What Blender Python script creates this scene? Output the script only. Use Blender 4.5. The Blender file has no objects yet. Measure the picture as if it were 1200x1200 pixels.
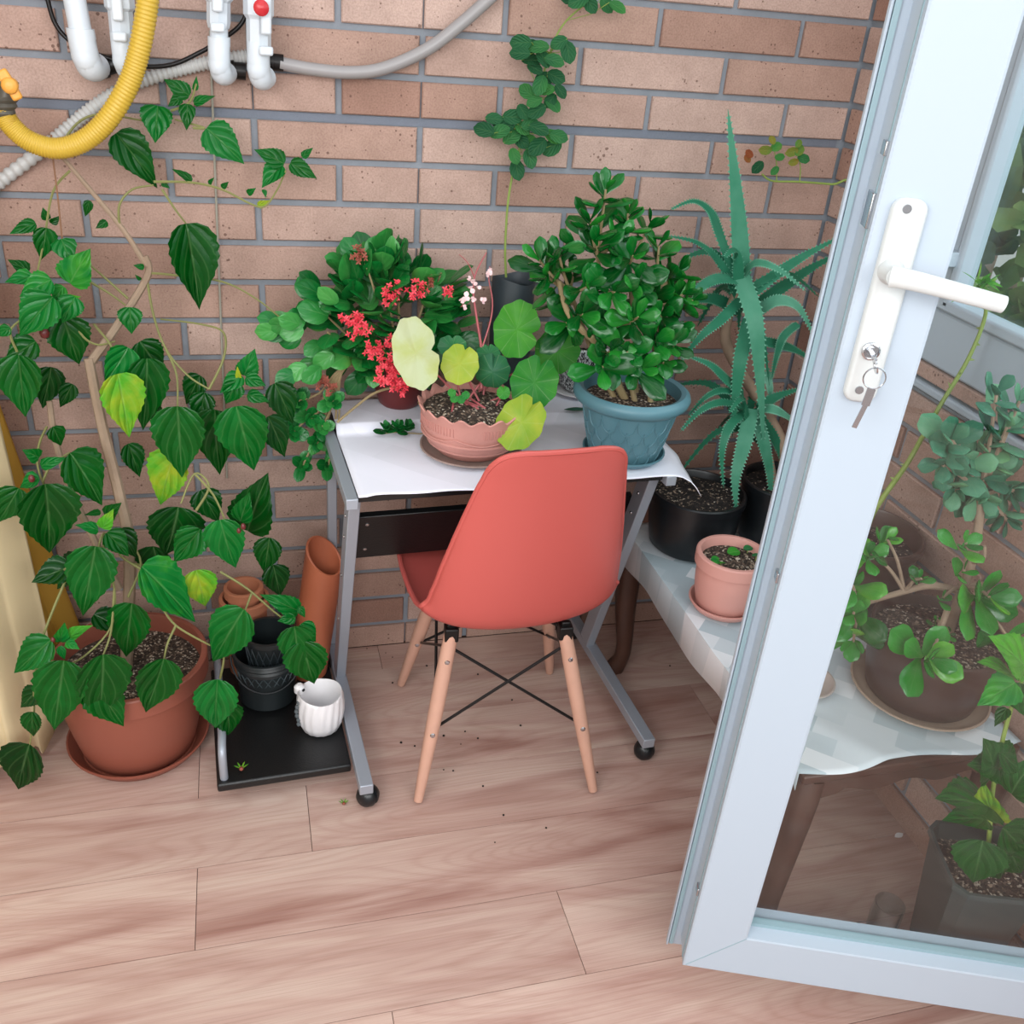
import bpy, math, random
from mathutils import Vector as V, Matrix
random.seed(7)
sc = bpy.context.scene
COL = sc.collection
# ------------------------------------------------------------ camera
CAM = V((-0.20796, -2.14155, 1.63409))
CR = V((0.96494, -0.25061, 0.07802)); CU = V((0.05544, 0.48541, 0.87253)); CF = V((0.25655, 0.83763, -0.48228))
def _ortho():
    global CR, CU, CF
    p, y, r = .502079, .298226435, .0899193867
    CF = V((math.sin(y)*math.cos(p), math.cos(y)*math.cos(p), -math.sin(p)))
    rt = V((math.cos(y), -math.sin(y), 0)); up = rt.cross(CF)
    CR = math.cos(r)*rt + math.sin(r)*up; CU = -math.sin(r)*rt + math.cos(r)*up
_ortho()
FPX = 1117.538
cam_d = bpy.data.cameras.new('camera'); cam = bpy.data.objects.new('camera', cam_d); COL.objects.link(cam)
cam_d.sensor_width = 36; cam_d.sensor_fit = 'HORIZONTAL'; cam_d.lens = 36*FPX/1200; cam_d.clip_start = .02
cam.matrix_world = Matrix(((CR.x, CU.x, -CF.x, CAM.x), (CR.y, CU.y, -CF.y, CAM.y), (CR.z, CU.z, -CF.z, CAM.z), (0, 0, 0, 1)))
sc.camera = cam
# ------------------------------------------------------------ world, light, exposure
sc.view_settings.view_transform = 'Standard'; sc.view_settings.look = 'None'; sc.view_settings.gamma = 1
sc.view_settings.exposure = 0.36
w = bpy.data.worlds.new('world'); sc.world = w; w.use_nodes = True
nt = w.node_tree; nt.nodes.clear()
wo = nt.nodes.new('ShaderNodeOutputWorld'); bg = nt.nodes.new('ShaderNodeBackground'); tc = nt.nodes.new('ShaderNodeTexCoord')
sx = nt.nodes.new('ShaderNodeSeparateXYZ'); rp = nt.nodes.new('ShaderNodeValToRGB'); mr = nt.nodes.new('ShaderNodeMapRange')
mr.inputs[1].default_value = -1; mr.inputs[2].default_value = 1
nt.links.new(tc.outputs['Generated'], sx.inputs[0]); nt.links.new(sx.outputs[2], mr.inputs[0]); nt.links.new(mr.outputs[0], rp.inputs[0])
cr = rp.color_ramp; cr.elements[0].position = .40; cr.elements[0].color = (.80, .77, .76, 1)
cr.elements[1].position = .62; cr.elements[1].color = (.91, .97, 1.03, 1)
nt.links.new(rp.outputs[0], bg.inputs[0]); bg.inputs[1].default_value = 0.55; nt.links.new(bg.outputs[0], wo.inputs[0])
def area(name, loc, target, size, power, color=(1, 1, 1)):
    d = bpy.data.lights.new(name, 'AREA'); d.shape = 'RECTANGLE'; d.size, d.size_y = size; d.energy = power; d.color = color
    o = bpy.data.objects.new(name, d); COL.objects.link(o); o.location = loc
    o.rotation_euler = (V(target)-V(loc)).to_track_quat('-Z', 'Y').to_euler(); return o
area('daylight_window_behind', (.35, -4.4, 2.4), (.3, -.3, .3), (4.0, 1.5), 94, (1, .99, .98))
area('daylight_window_left', (-1.28, -2.0, 1.75), (1.1, -.7, .55), (1.5, 1.3), 32, (.97, .99, 1))
area('overhead_fill', (.25, -1.9, 3.7), (.25, -1.0, 0), (2.6, 2.2), 16, (.98, .99, 1))  # added overhead fill, not a real opening; brightens the level surfaces
area('daylight_window_side', (2.3, -1.2, 2.3), (.3, -.4, .6), (2.2, 1.4), 26, (.93, .98, 1))

# ------------------------------------------------------------ helpers
def px(u, v, **k):
    d = CR*((u-600)/FPX) - CU*((v-600)/FPX) + CF
    (ax, val), = k.items(); i = 'xyz'.index(ax)
    return CAM + d*((val-CAM[i])/d[i])
def lin(c):
    return tuple(((x/255)/12.92 if x/255 <= .04045 else ((x/255+.055)/1.055)**2.4) for x in c)
class MB:
    def __init__(s): s.v = []; s.f = []; s.t = []; s.uv = []; s.m = []
    def vert(s, p, t=.5, uv=(0, 0)): s.v.append(V(p)); s.t.append(t); s.uv.append(uv); return len(s.v)-1
    def face(s, ids, m=0): s.f.append(tuple(ids)); s.m.append(m)
    def grid(s, pts, t=.5, uvs=None, m=0, closeu=False):   # pts[i][j]
        b = [[s.vert(p, t, uvs[i][j] if uvs else (0, 0)) for j, p in enumerate(r)] for i, r in enumerate(pts)]
        n = len(b[0])
        for i in range(len(b)-1):
            for j in range(n if closeu else n-1):
                k = (j+1) % n; s.face((b[i][j], b[i][k], b[i+1][k], b[i+1][j]), m)
        return b
    def box(s, c, d, ax=None, t=.5, m=0):
        c = V(c); ax = ax or (V((1, 0, 0)), V((0, 1, 0)), V((0, 0, 1))); ids = []
        for z in (-1, 1):
            for y in (-1, 1):
                for x in (-1, 1): ids.append(s.vert(c+ax[0]*(x*d[0]/2)+ax[1]*(y*d[1]/2)+ax[2]*(z*d[2]/2), t))
        for q in ((0, 2, 3, 1), (4, 5, 7, 6), (0, 1, 5, 4), (2, 6, 7, 3), (0, 4, 6, 2), (1, 3, 7, 5)): s.face([ids[i] for i in q], m)
    def beam(s, a, b, wx, wy, up=(0, 0, 1), t=.5, m=0):
        a, b = V(a), V(b); z = (b-a).normalized(); x = V(up).cross(z)
        if x.length < 1e-4: x = V((1, 0, 0))
        x.normalize(); y = z.cross(x); s.box((a+b)/2, (wx, wy, (b-a).length), (x, y, z), t, m)
    def tube(s, pts, r, n=8, t=.5, cap=True, m=0):
        pts = [V(p) for p in pts]; N = len(pts); rs = r if isinstance(r, (list, tuple)) else [r]*N
        tan = [(pts[min(i+1, N-1)]-pts[max(i-1, 0)]).normalized() for i in range(N)]
        a = tan[0].orthogonal().normalized(); rings = []
        for i in range(N):
            a = (a-tan[i]*a.dot(tan[i])).normalized(); b = tan[i].cross(a)
            rings.append([pts[i]+(a*math.cos(2*math.pi*k/n)+b*math.sin(2*math.pi*k/n))*rs[i] for k in range(n)])
        g = s.grid(rings, t, m=m, closeu=True)
        if cap: s.face(g[0][::-1], m); s.face(g[-1], m)
    def lathe(s, c, prof, n=40, t=.5, fn=None, ax=None, m=0, cap=False):   # prof: (r,z)
        c = V(c); X, Y, Z = ax or (V((1, 0, 0)), V((0, 1, 0)), V((0, 0, 1))); rings = []
        for i, (r, z) in enumerate(prof):
            ring = []
            for k in range(n):
                a = 2*math.pi*k/n; rr, zz = (fn(i, a, r, z) if fn else (r, z))
                ring.append(c+X*(rr*math.cos(a))+Y*(rr*math.sin(a))+Z*zz)
            rings.append(ring)
        g = s.grid(rings, t, m=m, closeu=True)
        if cap: s.face(g[0][::-1], m); s.face(g[-1], m)
    def build(s, name, mats, parent=None, smooth=40, bevel=0, at=None):
        o0 = V(parent.location) if parent and parent.parent is None else (V(parent['_o']) if parent else V((0, 0, 0)))
        if at is not None: o0 = V(at)
        me = bpy.data.meshes.new(name); me.from_pydata([tuple(p-o0) for p in s.v], [], s.f)
        mats = mats if isinstance(mats, (list, tuple)) else [mats]
        for m in mats: me.materials.append(m)
        for p, m in zip(me.polygons, s.m): p.material_index = m
        at_ = me.attributes.new('tint', 'FLOAT', 'POINT'); at_.data.foreach_set('value', s.t)
        ul = me.uv_layers.new(name='UVMap'); li = [0]*len(me.loops); me.loops.foreach_get('vertex_index', li)
        fl = []
        for i in li: fl += s.uv[i]
        ul.data.foreach_set('uv', fl)
        if smooth:
            me.shade_smooth(); me.set_sharp_from_angle(angle=math.radians(smooth))
        me.update(); o = bpy.data.objects.new(name, me); COL.objects.link(o)
        if parent:
            o.parent = parent
        else: o.location = o0
        o['_o'] = tuple(o0)
        if bevel:
            b = o.modifiers.new('b', 'BEVEL'); b.width = bevel; b.segments = 2; b.limit_method = 'ANGLE'; b.angle_limit = math.radians(50)
        return o
def tag(o, label, cat=None, group=None, kind=None):
    if label: o['label'] = label
    if cat: o['category'] = cat
    if group: o['group'] = group
    if kind: o['kind'] = kind
    return o
def thing(name, loc, label, cat, group=None, kind=None):
    o = bpy.data.objects.new(name, None); COL.objects.link(o); o.location = loc; o.empty_display_size = .05
    return tag(o, label, cat, group, kind)
def smoothpath(pts, n=8):
    pts = [V(p) for p in pts]; out = []
    for i in range(len(pts)-1):
        p0, p1, p2, p3 = pts[max(i-1, 0)], pts[i], pts[i+1], pts[min(i+2, len(pts)-1)]
        for k in range(n):
            t = k/n; out.append(.5*((2*p1)+(p2-p0)*t+(2*p0-5*p1+4*p2-p3)*t*t+(3*p1-p0-3*p2+p3)*t**3))
    out.append(pts[-1]); return out
def interp(tab, x):
    if x <= tab[0][0]: return tab[0][1]
    for (a, p), (b, q) in zip(tab, tab[1:]):
        if x <= b: return p+(q-p)*(x-a)/(b-a)
    return tab[-1][1]
def rv(s=1): return V((random.uniform(-s, s), random.uniform(-s, s), random.uniform(-s, s)))

# ------------------------------------------------------------ materials
def mat(name, rgb, rough=.5, metal=0, bump=0, bscale=60, var=0, vscale=8, spec=.5, trans=0, alpha=1, coat=0):
    m = bpy.data.materials.new(name); m.use_nodes = True; n = m.node_tree; b = n.nodes['Principled BSDF']
    c = lin(rgb); b.inputs['Base Color'].default_value = (*c, 1); b.inputs['Roughness'].default_value = rough
    b.inputs['Metallic'].default_value = metal; b.inputs['Specular IOR Level'].default_value = spec
    b.inputs['Coat Weight'].default_value = coat
    b.inputs['Transmission Weight'].default_value = trans
    tc = n.nodes.new('ShaderNodeTexCoord')
    if var:
        nz = n.nodes.new('ShaderNodeTexNoise'); nz.inputs['Scale'].default_value = vscale; nz.inputs['Detail'].default_value = 6
        n.links.new(tc.outputs['Object'], nz.inputs['Vector'])
        hs = n.nodes.new('ShaderNodeMix'); hs.data_type = 'RGBA'; hs.inputs[6].default_value = (*[x*(1-var) for x in c], 1); hs.inputs[7].default_value = (*[min(1, x*(1+var)) for x in c], 1)
        n.links.new(nz.outputs['Fac'], hs.inputs[0]); n.links.new(hs.outputs[2], b.inputs['Base Color'])
    if bump:
        nz = n.nodes.new('ShaderNodeTexNoise'); nz.inputs['Scale'].default_value = bscale; nz.inputs['Detail'].default_value = 5
        n.links.new(tc.outputs['Object'], nz.inputs['Vector'])
        bp = n.nodes.new('ShaderNodeBump'); bp.inputs['Strength'].default_value = bump; bp.inputs['Distance'].default_value = .004
        n.links.new(nz.outputs['Fac'], bp.inputs['Height']); n.links.new(bp.outputs[0], b.inputs['Normal'])
    return m
def ramp(n, stops, interp_='LINEAR'):
    r = n.nodes.new('ShaderNodeValToRGB'); c = r.color_ramp; c.interpolation = interp_
    while len(c.elements) > 1: c.elements.remove(c.elements[-1])
    c.elements[0].position = stops[0][0]; c.elements[0].color = (*stops[0][1], 1)
    for p, col in stops[1:]:
        e = c.elements.new(p); e.color = (*col, 1)
    return r
def mixc(n, fac, a, b, mode='MIX'):
    x = n.nodes.new('ShaderNodeMix'); x.data_type = 'RGBA'; x.blend_type = mode
    for i, s in ((0, fac), (6, a), (7, b)):
        if isinstance(s, (int, float)): x.inputs[i].default_value = s
        elif isinstance(s, tuple): x.inputs[i].default_value = (*s, 1)
        else: n.links.new(s, x.inputs[i])
    return x.outputs[2]
def mth(n, op, a, b=0.0):
    x = n.nodes.new('ShaderNodeMath'); x.operation = op
    for i, s in ((0, a), (1, b)):
        if isinstance(s, (int, float)): x.inputs[i].default_value = s
        else: n.links.new(s, x.inputs[i])
    return x.outputs[0]
def leafmat(name, stops, rough=.33, vein=(.35, .62, .25), vstr=.35, transl=.25, side=5, bump=.4, spec=.16):
    m = bpy.data.materials.new(name); m.use_nodes = True; n = m.node_tree; b = n.nodes['Principled BSDF']; L = n.links
    at = n.nodes.new('ShaderNodeAttribute'); at.attribute_name = 'tint'
    tc = n.nodes.new('ShaderNodeTexCoord'); nz = n.nodes.new('ShaderNodeTexNoise'); nz.inputs['Scale'].default_value = 22; nz.inputs['Detail'].default_value = 3
    L.new(tc.outputs['Object'], nz.inputs['Vector'])
    f = mth(n, 'ADD', at.outputs['Fac'], mth(n, 'MULTIPLY', mth(n, 'SUBTRACT', nz.outputs['Fac'], .5), .35))
    r = ramp(n, [(p, lin(c)) for p, c in stops]); L.new(f, r.inputs[0])
    uv = n.nodes.new('ShaderNodeUVMap'); uv.uv_map = 'UVMap'; sp = n.nodes.new('ShaderNodeSeparateXYZ'); L.new(uv.outputs[0], sp.inputs[0])
    au = mth(n, 'ABSOLUTE', mth(n, 'SUBTRACT', sp.outputs[0], .5))
    mid = mth(n, 'SUBTRACT', 1, mth(n, 'MULTIPLY', au, 26)); mid = mth(n, 'MAXIMUM', mid, 0)
    sv = mth(n, 'SUBTRACT', mth(n, 'MULTIPLY', sp.outputs[1], side), mth(n, 'MULTIPLY', au, side*1.25))
    fr = mth(n, 'ABSOLUTE', mth(n, 'SUBTRACT', mth(n, 'FRACT', sv), .5))
    svn = mth(n, 'MAXIMUM', mth(n, 'SUBTRACT', 1, mth(n, 'MULTIPLY', fr, 11)), 0)
    vs = mth(n, 'MAXIMUM', mid, mth(n, 'MULTIPLY', svn, .42))
    col = mixc(n, mth(n, 'MULTIPLY', vs, vstr), r.outputs[0], vein)
    L.new(col, b.inputs['Base Color']); b.inputs['Roughness'].default_value = rough; b.inputs['Specular IOR Level'].default_value = spec
    if bump:
        bp = n.nodes.new('ShaderNodeBump'); bp.inputs['Strength'].default_value = bump; bp.inputs['Distance'].default_value = .012
        pil = mth(n, 'MULTIPLY', mth(n, 'SUBTRACT', .5, mth(n, 'POWER', mth(n, 'MULTIPLY', fr, 2), 2)), .5)
        L.new(mth(n, 'SUBTRACT', mth(n, 'ADD', pil, mth(n, 'MULTIPLY', nz.outputs['Fac'], .35)), mth(n, 'MULTIPLY', mid, .5)), bp.inputs['Height']); L.new(bp.outputs[0], b.inputs['Normal'])
    if transl:
        t = n.nodes.new('ShaderNodeBsdfTranslucent'); L.new(col, t.inputs[0]); mx = n.nodes.new('ShaderNodeMixShader'); mx.inputs[0].default_value = transl
        L.new(b.outputs[0], mx.inputs[1]); L.new(t.outputs[0], mx.inputs[2]); L.new(mx.outputs[0], n.nodes['Material Output'].inputs[0])
    return m
def brickmat():
    m = bpy.data.materials.new('brick'); m.use_nodes = True; n = m.node_tree; b = n.nodes['Principled BSDF']; L = n.links
    at = n.nodes.new('ShaderNodeAttribute'); at.attribute_name = 'tint'; tc = n.nodes.new('ShaderNodeTexCoord')
    r = ramp(n, [(0, lin((152, 118, 104))), (.35, lin((172, 142, 128))), (.7, lin((180, 152, 140))), (1, lin((190, 165, 154)))]); L.new(at.outputs['Fac'], r.inputs[0])
    n1 = n.nodes.new('ShaderNodeTexNoise'); n1.inputs['Scale'].default_value = 9; n1.inputs['Detail'].default_value = 8; n1.inputs['Roughness'].default_value = .7
    L.new(tc.outputs['Object'], n1.inputs['Vector'])
    r1 = ramp(n, [(.3, (.78, .74, .72)), (.7, (1.08, 1.06, 1.05))]); L.new(n1.outputs['Fac'], r1.inputs[0])
    c = mixc(n, 1.0, r.outputs[0], r1.outputs[0], 'MULTIPLY')
    n3 = n.nodes.new('ShaderNodeTexNoise'); n3.inputs['Scale'].default_value = 260; n3.inputs['Detail'].default_value = 2; L.new(tc.outputs['Object'], n3.inputs['Vector'])
    r3 = ramp(n, [(.35, (.86, .84, .83)), (.6, (1.05, 1.05, 1.05))]); L.new(n3.outputs['Fac'], r3.inputs[0]); c = mixc(n, 1.0, c, r3.outputs[0], 'MULTIPLY')
    vo = n.nodes.new('ShaderNodeTexVoronoi'); vo.inputs['Scale'].default_value = 75; L.new(tc.outputs['Object'], vo.inputs['Vector'])
    wn = n.nodes.new('ShaderNodeTexNoise'); wn.inputs['Scale'].default_value = 14; L.new(tc.outputs['Object'], wn.inputs['Vector'])
    th = mth(n, 'MULTIPLY', mth(n, 'MAXIMUM', mth(n, 'SUBTRACT', wn.outputs['Fac'], .38), 0), .75)
    sp = mth(n, 'LESS_THAN', vo.outputs['Distance'], th)
    c = mixc(n, mth(n, 'MULTIPLY', sp, .75), c, lin((95, 66, 56)))
    L.new(c, b.inputs['Base Color']); b.inputs['Roughness'].default_value = .85
    bp = n.nodes.new('ShaderNodeBump'); bp.inputs['Strength'].default_value = .35; bp.inputs['Distance'].default_value = .002
    L.new(n3.outputs['Fac'], bp.inputs['Height']); L.new(bp.outputs[0], b.inputs['Normal']); return m
def floormat():
    m = bpy.data.materials.new('laminate'); m.use_nodes = True; n = m.node_tree; b = n.nodes['Principled BSDF']; L = n.links
    at = n.nodes.new('ShaderNodeAttribute'); at.attribute_name = 'tint'; tc = n.nodes.new('ShaderNodeTexCoord')
    off = n.nodes.new('ShaderNodeCombineXYZ'); L.new(mth(n, 'MULTIPLY', at.outputs['Fac'], 37.0), off.inputs[0]); L.new(mth(n, 'MULTIPLY', at.outputs['Fac'], 11.0), off.inputs[1])
    mp = n.nodes.new('ShaderNodeMapping'); mp.inputs['Rotation'].default_value = (0, 0, -.10); mp.inputs['Scale'].default_value = (1.3, 9, 1)
    va = n.nodes.new('ShaderNodeVectorMath'); va.operation = 'ADD'; L.new(tc.outputs['Object'], mp.inputs[0]); L.new(mp.outputs[0], va.inputs[0]); L.new(off.outputs[0], va.inputs[1])
    n1 = n.nodes.new('ShaderNodeTexNoise'); n1.inputs['Scale'].default_value = 1.2; n1.inputs['Detail'].default_value = 5; n1.inputs['Distortion'].default_value = .9; L.new(va.outputs[0], n1.inputs['Vector'])
    r1 = ramp(n, [(.25, lin((144, 102, 92))), (.42, lin((178, 144, 133))), (.56, lin((193, 164, 152))), (.75, lin((203, 179, 166)))]); L.new(n1.outputs['Fac'], r1.inputs[0])
    # fine grain
    mp2 = n.nodes.new('ShaderNodeMapping'); mp2.inputs['Scale'].default_value = (.35, 5, 1); L.new(va.outputs[0], mp2.inputs[0])
    n2 = n.nodes.new('ShaderNodeTexNoise'); n2.inputs['Scale'].default_value = 9; n2.inputs['Detail'].default_value = 7; n2.inputs['Roughness'].default_value = .7; L.new(mp2.outputs[0], n2.inputs['Vector'])
    r2 = ramp(n, [(.3, (.80, .77, .75)), (.5, (1, 1, 1)), (.72, (1.08, 1.08, 1.08))]); L.new(n2.outputs['Fac'], r2.inputs[0])
    c = mixc(n, 1.0, r1.outputs[0], r2.outputs[0], 'MULTIPLY')
    # cathedral rings
    n4 = n.nodes.new('ShaderNodeTexNoise'); n4.inputs['Scale'].default_value = .55; n4.inputs['Detail'].default_value = 1; L.new(va.outputs[0], n4.inputs['Vector'])
    rg = mth(n, 'SINE', mth(n, 'MULTIPLY', n4.outputs['Fac'], 190)); rg = mth(n, 'MULTIPLY', mth(n, 'ADD', rg, 1), .5)
    c = mixc(n, mth(n, 'MULTIPLY', mth(n, 'POWER', rg, 3), .16), c, lin((150, 104, 86)))
    hs = n.nodes.new('ShaderNodeHueSaturation'); L.new(c, hs.inputs['Color']); L.new(mth(n, 'ADD', .95, mth(n, 'MULTIPLY', at.outputs['Fac'], .1)), hs.inputs['Value'])
    L.new(hs.outputs[0], b.inputs['Base Color']); b.inputs['Roughness'].default_value = .5; b.inputs['Specular IOR Level'].default_value = .35
    bp = n.nodes.new('ShaderNodeBump'); bp.inputs['Strength'].default_value = .12; bp.inputs['Distance'].default_value = .001; L.new(n2.outputs['Fac'], bp.inputs['Height']); L.new(bp.outputs[0], b.inputs['Normal'])
    return m
def soilmat(name='soil', specks=.04, base=(52, 40, 34), sc_=230):
    m = bpy.data.materials.new(name); m.use_nodes = True; n = m.node_tree; b = n.nodes['Principled BSDF']; L = n.links
    tc = n.nodes.new('ShaderNodeTexCoord'); vo = n.nodes.new('ShaderNodeTexVoronoi'); vo.inputs['Scale'].default_value = sc_; L.new(tc.outputs['Object'], vo.inputs['Vector'])
    bw = n.nodes.new('ShaderNodeSeparateColor'); L.new(vo.outputs['Color'], bw.inputs[0])
    bc = lin(base); r = ramp(n, [(0, tuple(x*.35 for x in bc)), (.5, bc), (.9-specks*2, tuple(x*2.0 for x in bc)), (1-specks*1.4, lin((150, 130, 112))), (1, lin((205, 195, 180)))]); L.new(bw.outputs[0], r.inputs[0])
    L.new(r.outputs[0], b.inputs['Base Color']); b.inputs['Roughness'].default_value = .95
    nz = n.nodes.new('ShaderNodeTexNoise'); nz.inputs['Scale'].default_value = 120; L.new(tc.outputs['Object'], nz.inputs['Vector'])
    bp = n.nodes.new('ShaderNodeBump'); bp.inputs['Strength'].default_value = 1; bp.inputs['Distance'].default_value = .006; L.new(nz.outputs['Fac'], bp.inputs['Height']); L.new(bp.outputs[0], b.inputs['Normal'])
    return m
def glassmat(name, tint=(.93, .97, .97), ior=1.5, boost=1.0):
    m = bpy.data.materials.new(name); m.use_nodes = True; n = m.node_tree; n.nodes.clear(); L = n.links
    o = n.nodes.new('ShaderNodeOutputMaterial'); t = n.nodes.new('ShaderNodeBsdfTransparent'); t.inputs[0].default_value = (*tint, 1)
    g = n.nodes.new('ShaderNodeBsdfGlossy'); g.inputs['Roughness'].default_value = .01; g.inputs['Color'].default_value = (boost*.92, boost*.98, boost, 1)
    f = n.nodes.new('ShaderNodeLayerWeight'); f.inputs[0].default_value = .5; x = n.nodes.new('ShaderNodeMixShader')
    p5 = mth(n, 'POWER', f.outputs['Facing'], 5); r0 = ((ior-1)/(ior+1))**2; L.new(mth(n, 'ADD', mth(n, 'MULTIPLY', p5, 1-r0), r0), x.inputs[0]); L.new(t.outputs[0], x.inputs[1]); L.new(g.outputs[0], x.inputs[2]); L.new(x.outputs[0], o.inputs[0]); return m
def clothmat(name, a, b_, scale, thr=.5):
    m = bpy.data.materials.new(name); m.use_nodes = True; n = m.node_tree; b = n.nodes['Principled BSDF']; L = n.links
    tc = n.nodes.new('ShaderNodeTexCoord'); mp = n.nodes.new('ShaderNodeMapping'); mp.inputs['Rotation'].default_value = (0, 0, .75); L.new(tc.outputs['Object'], mp.inputs[0])
    ch = n.nodes.new('ShaderNodeTexBrick'); ch.inputs['Scale'].default_value = scale; ch.inputs['Mortar Size'].default_value = 0
    ch.inputs['Color1'].default_value = (*lin(a), 1); ch.inputs['Color2'].default_value = (*lin(b_), 1); L.new(mp.outputs[0], ch.inputs[0])
    L.new(ch.outputs[0], b.inputs['Base Color']); b.inputs['Roughness'].default_value = .6; return m
def translucent(name, rgb, fac, rough=.8, var=0):
    m = mat(name, rgb, rough, var=var); n = m.node_tree; b = n.nodes['Principled BSDF']
    t = n.nodes.new('ShaderNodeBsdfTranslucent'); t.inputs[0].default_value = (*lin(rgb), 1); x = n.nodes.new('ShaderNodeMixShader'); x.inputs[0].default_value = fac
    n.links.new(b.outputs[0], x.inputs[1]); n.links.new(t.outputs[0], x.inputs[2]); n.links.new(x.outputs[0], n.nodes['Material Output'].inputs[0]); return m
def zebramat():
    m = bpy.data.materials.new('zebra_glaze'); m.use_nodes = True; n = m.node_tree; b = n.nodes['Principled BSDF']; L = n.links
    tc = n.nodes.new('ShaderNodeTexCoord'); mp = n.nodes.new('ShaderNodeMapping'); mp.inputs['Scale'].default_value = (90, 90, 40); L.new(tc.outputs['Object'], mp.inputs[0])
    nz = n.nodes.new('ShaderNodeTexNoise'); nz.inputs['Scale'].default_value = 2.2; nz.inputs['Detail'].default_value = 2; nz.inputs['Distortion'].default_value = 1.5; L.new(mp.outputs[0], nz.inputs['Vector'])
    r = ramp(n, [(.47, (.02, .022, .03)), (.53, (.75, .77, .78))]); L.new(nz.outputs['Fac'], r.inputs[0]); L.new(r.outputs[0], b.inputs['Base Color']); b.inputs['Roughness'].default_value = .4; return m

M = {}
M['brick'] = brickmat(); M['mortar'] = mat('mortar', (132, 138, 146), .9, bump=.4, bscale=150, var=.18, vscale=20)
M['mortar_dark'] = mat('mortar_dark', (112, 118, 130), .9, bump=.4, bscale=150, var=.15)
M['floor'] = floormat(); M['gap'] = mat('gap', (70, 50, 42), .9)
M['upvc'] = mat('upvc', (172, 184, 196), .42, spec=.22); M['upvc_grey'] = mat('upvc_gasket', (140, 166, 174), .5); M['groove'] = mat('groove_grey', (140, 166, 174), .5)
M['handle_white'] = mat('handle_white', (200, 204, 204), .35, spec=.3); M['chrome'] = mat('chrome', (190, 192, 196), .2, metal=1)
M['glass'] = glassmat('door_glass', (.98, .995, .995), 1.44); M['wglass'] = glassmat('window_glass', (.88, .94, .93), 1.5)
M['silver'] = mat('silver_paint', (160, 166, 176), .42, metal=.35); M['black_board'] = mat('black_board', (16, 17, 18), .4, bump=.15, bscale=200)
M['black_plastic'] = mat('black_plastic', (18, 21, 24), .35); M['black_mesh'] = mat('dark_basket', (30, 36, 38), .38)
M['white_sheet'] = clothmat('white_sheet', (238, 238, 250), (226, 227, 238), 3.2)
M['checked'] = clothmat('checked_cloth', (228, 232, 236), (168, 186, 194), 5.2)
M['chair'] = mat('coral_shell', (190, 87, 81), .42, bump=.03, bscale=300); M['beech'] = mat('beech', (194, 150, 130), .5, var=.12, vscale=25)
M['wire'] = mat('black_wire', (22, 20, 20), .4, metal=.4)
M['terra'] = mat('terracotta_plastic', (140, 78, 62), .5, var=.06, vscale=10); M['terra_pink'] = mat('pink_terracotta', (200, 146, 136), .55, var=.04); M['terra_raw'] = mat('terracotta_raw', (178, 112, 82), .85, var=.18, vscale=14, bump=.2)
M['bowl'] = mat('bowl_clay', (190, 134, 124), .8, var=.16, vscale=18, bump=.2, bscale=90); M['saucer_old'] = mat('stained_saucer', (150, 130, 122), .6, var=.3, vscale=35)
M['soil'] = soilmat(); M['soil_dark'] = soilmat('soil_dark', .02, (30, 24, 21)); M['soil_white'] = soilmat('soil_perlite', .075, (62, 50, 42))
M['greenpot'] = mat('grey_green_plastic', (84, 126, 138), .42); M['darkred'] = mat('dark_red_plastic', (98, 34, 34), .4)
M['zebra'] = zebramat(); M['white_ceramic'] = mat('white_ceramic', (228, 226, 228), .3)
M['brownpot'] = mat('brown_pot', (72, 54, 48), .35, var=.2, vscale=6); M['tan'] = mat('tan_rim', (170, 148, 130), .6)
M['darkwood'] = mat('dark_wood', (74, 48, 38), .4, var=.25, vscale=12); M['greyplanter'] = mat('charcoal_planter', (66, 72, 70), .4)
M['pvc'] = mat('pvc_pipe', (204, 211, 218), .35, spec=.35); M['red'] = mat('red_button', (190, 40, 48), .3); M['yellow_hose'] = mat('yellow_hose', (196, 162, 56), .38)
M['grey_hose'] = mat('grey_hose', (186, 186, 184), .4); M['vinyl'] = mat('grey_vinyl', (150, 146, 146), .35); M['orange'] = mat('valve_orange', (226, 160, 70), .4); M['fitting'] = mat('hose_fitting', (88, 84, 76), .5, metal=.3)
M['string'] = mat('string_grey', (150, 146, 134), .8); M['twine'] = mat('twine_brown', (132, 96, 72), .9)
M['curtain'] = translucent('cream_curtain', (238, 220, 178), .3); M['sheer'] = translucent('yellow_curtain', (232, 190, 84), .5)
M['bark'] = mat('bark', (150, 128, 108), .85, var=.25, vscale=30, bump=.5); M['greenstem'] = mat('green_stem', (130, 150, 70), .55, var=.2, vscale=20); M['succ_stem'] = mat('jade_stem', (146, 128, 92), .7, var=.2, vscale=20)
M['twig'] = mat('olive_twig', (122, 122, 72), .7, var=.25, vscale=20); M['pinkstem'] = mat('pink_stem', (176, 92, 96), .5); M['pink'] = mat('pink_petal', (240, 205, 206), .5); M['redflower'] = mat('red_petals', (226, 62, 78), .5); M['oldflower'] = mat('dry_flowers', (140, 70, 54), .7)
M['hib'] = leafmat('hibiscus_leaf', [(0, (0, 50, 8)), (.35, (0, 84, 18)), (.6, (8, 118, 44)), (.8, (84, 168, 40)), (1, (206, 190, 46))], .32, vstr=.16, side=3, bump=.42, spec=.3)
M['kal'] = leafmat('kalanchoe_leaf', [(0, (4, 72, 28)), (.4, (14, 112, 44)), (.75, (70, 150, 70)), (1, (150, 170, 60))], .30, vstr=.1, transl=.1, side=3, bump=.1, spec=.4)
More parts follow.
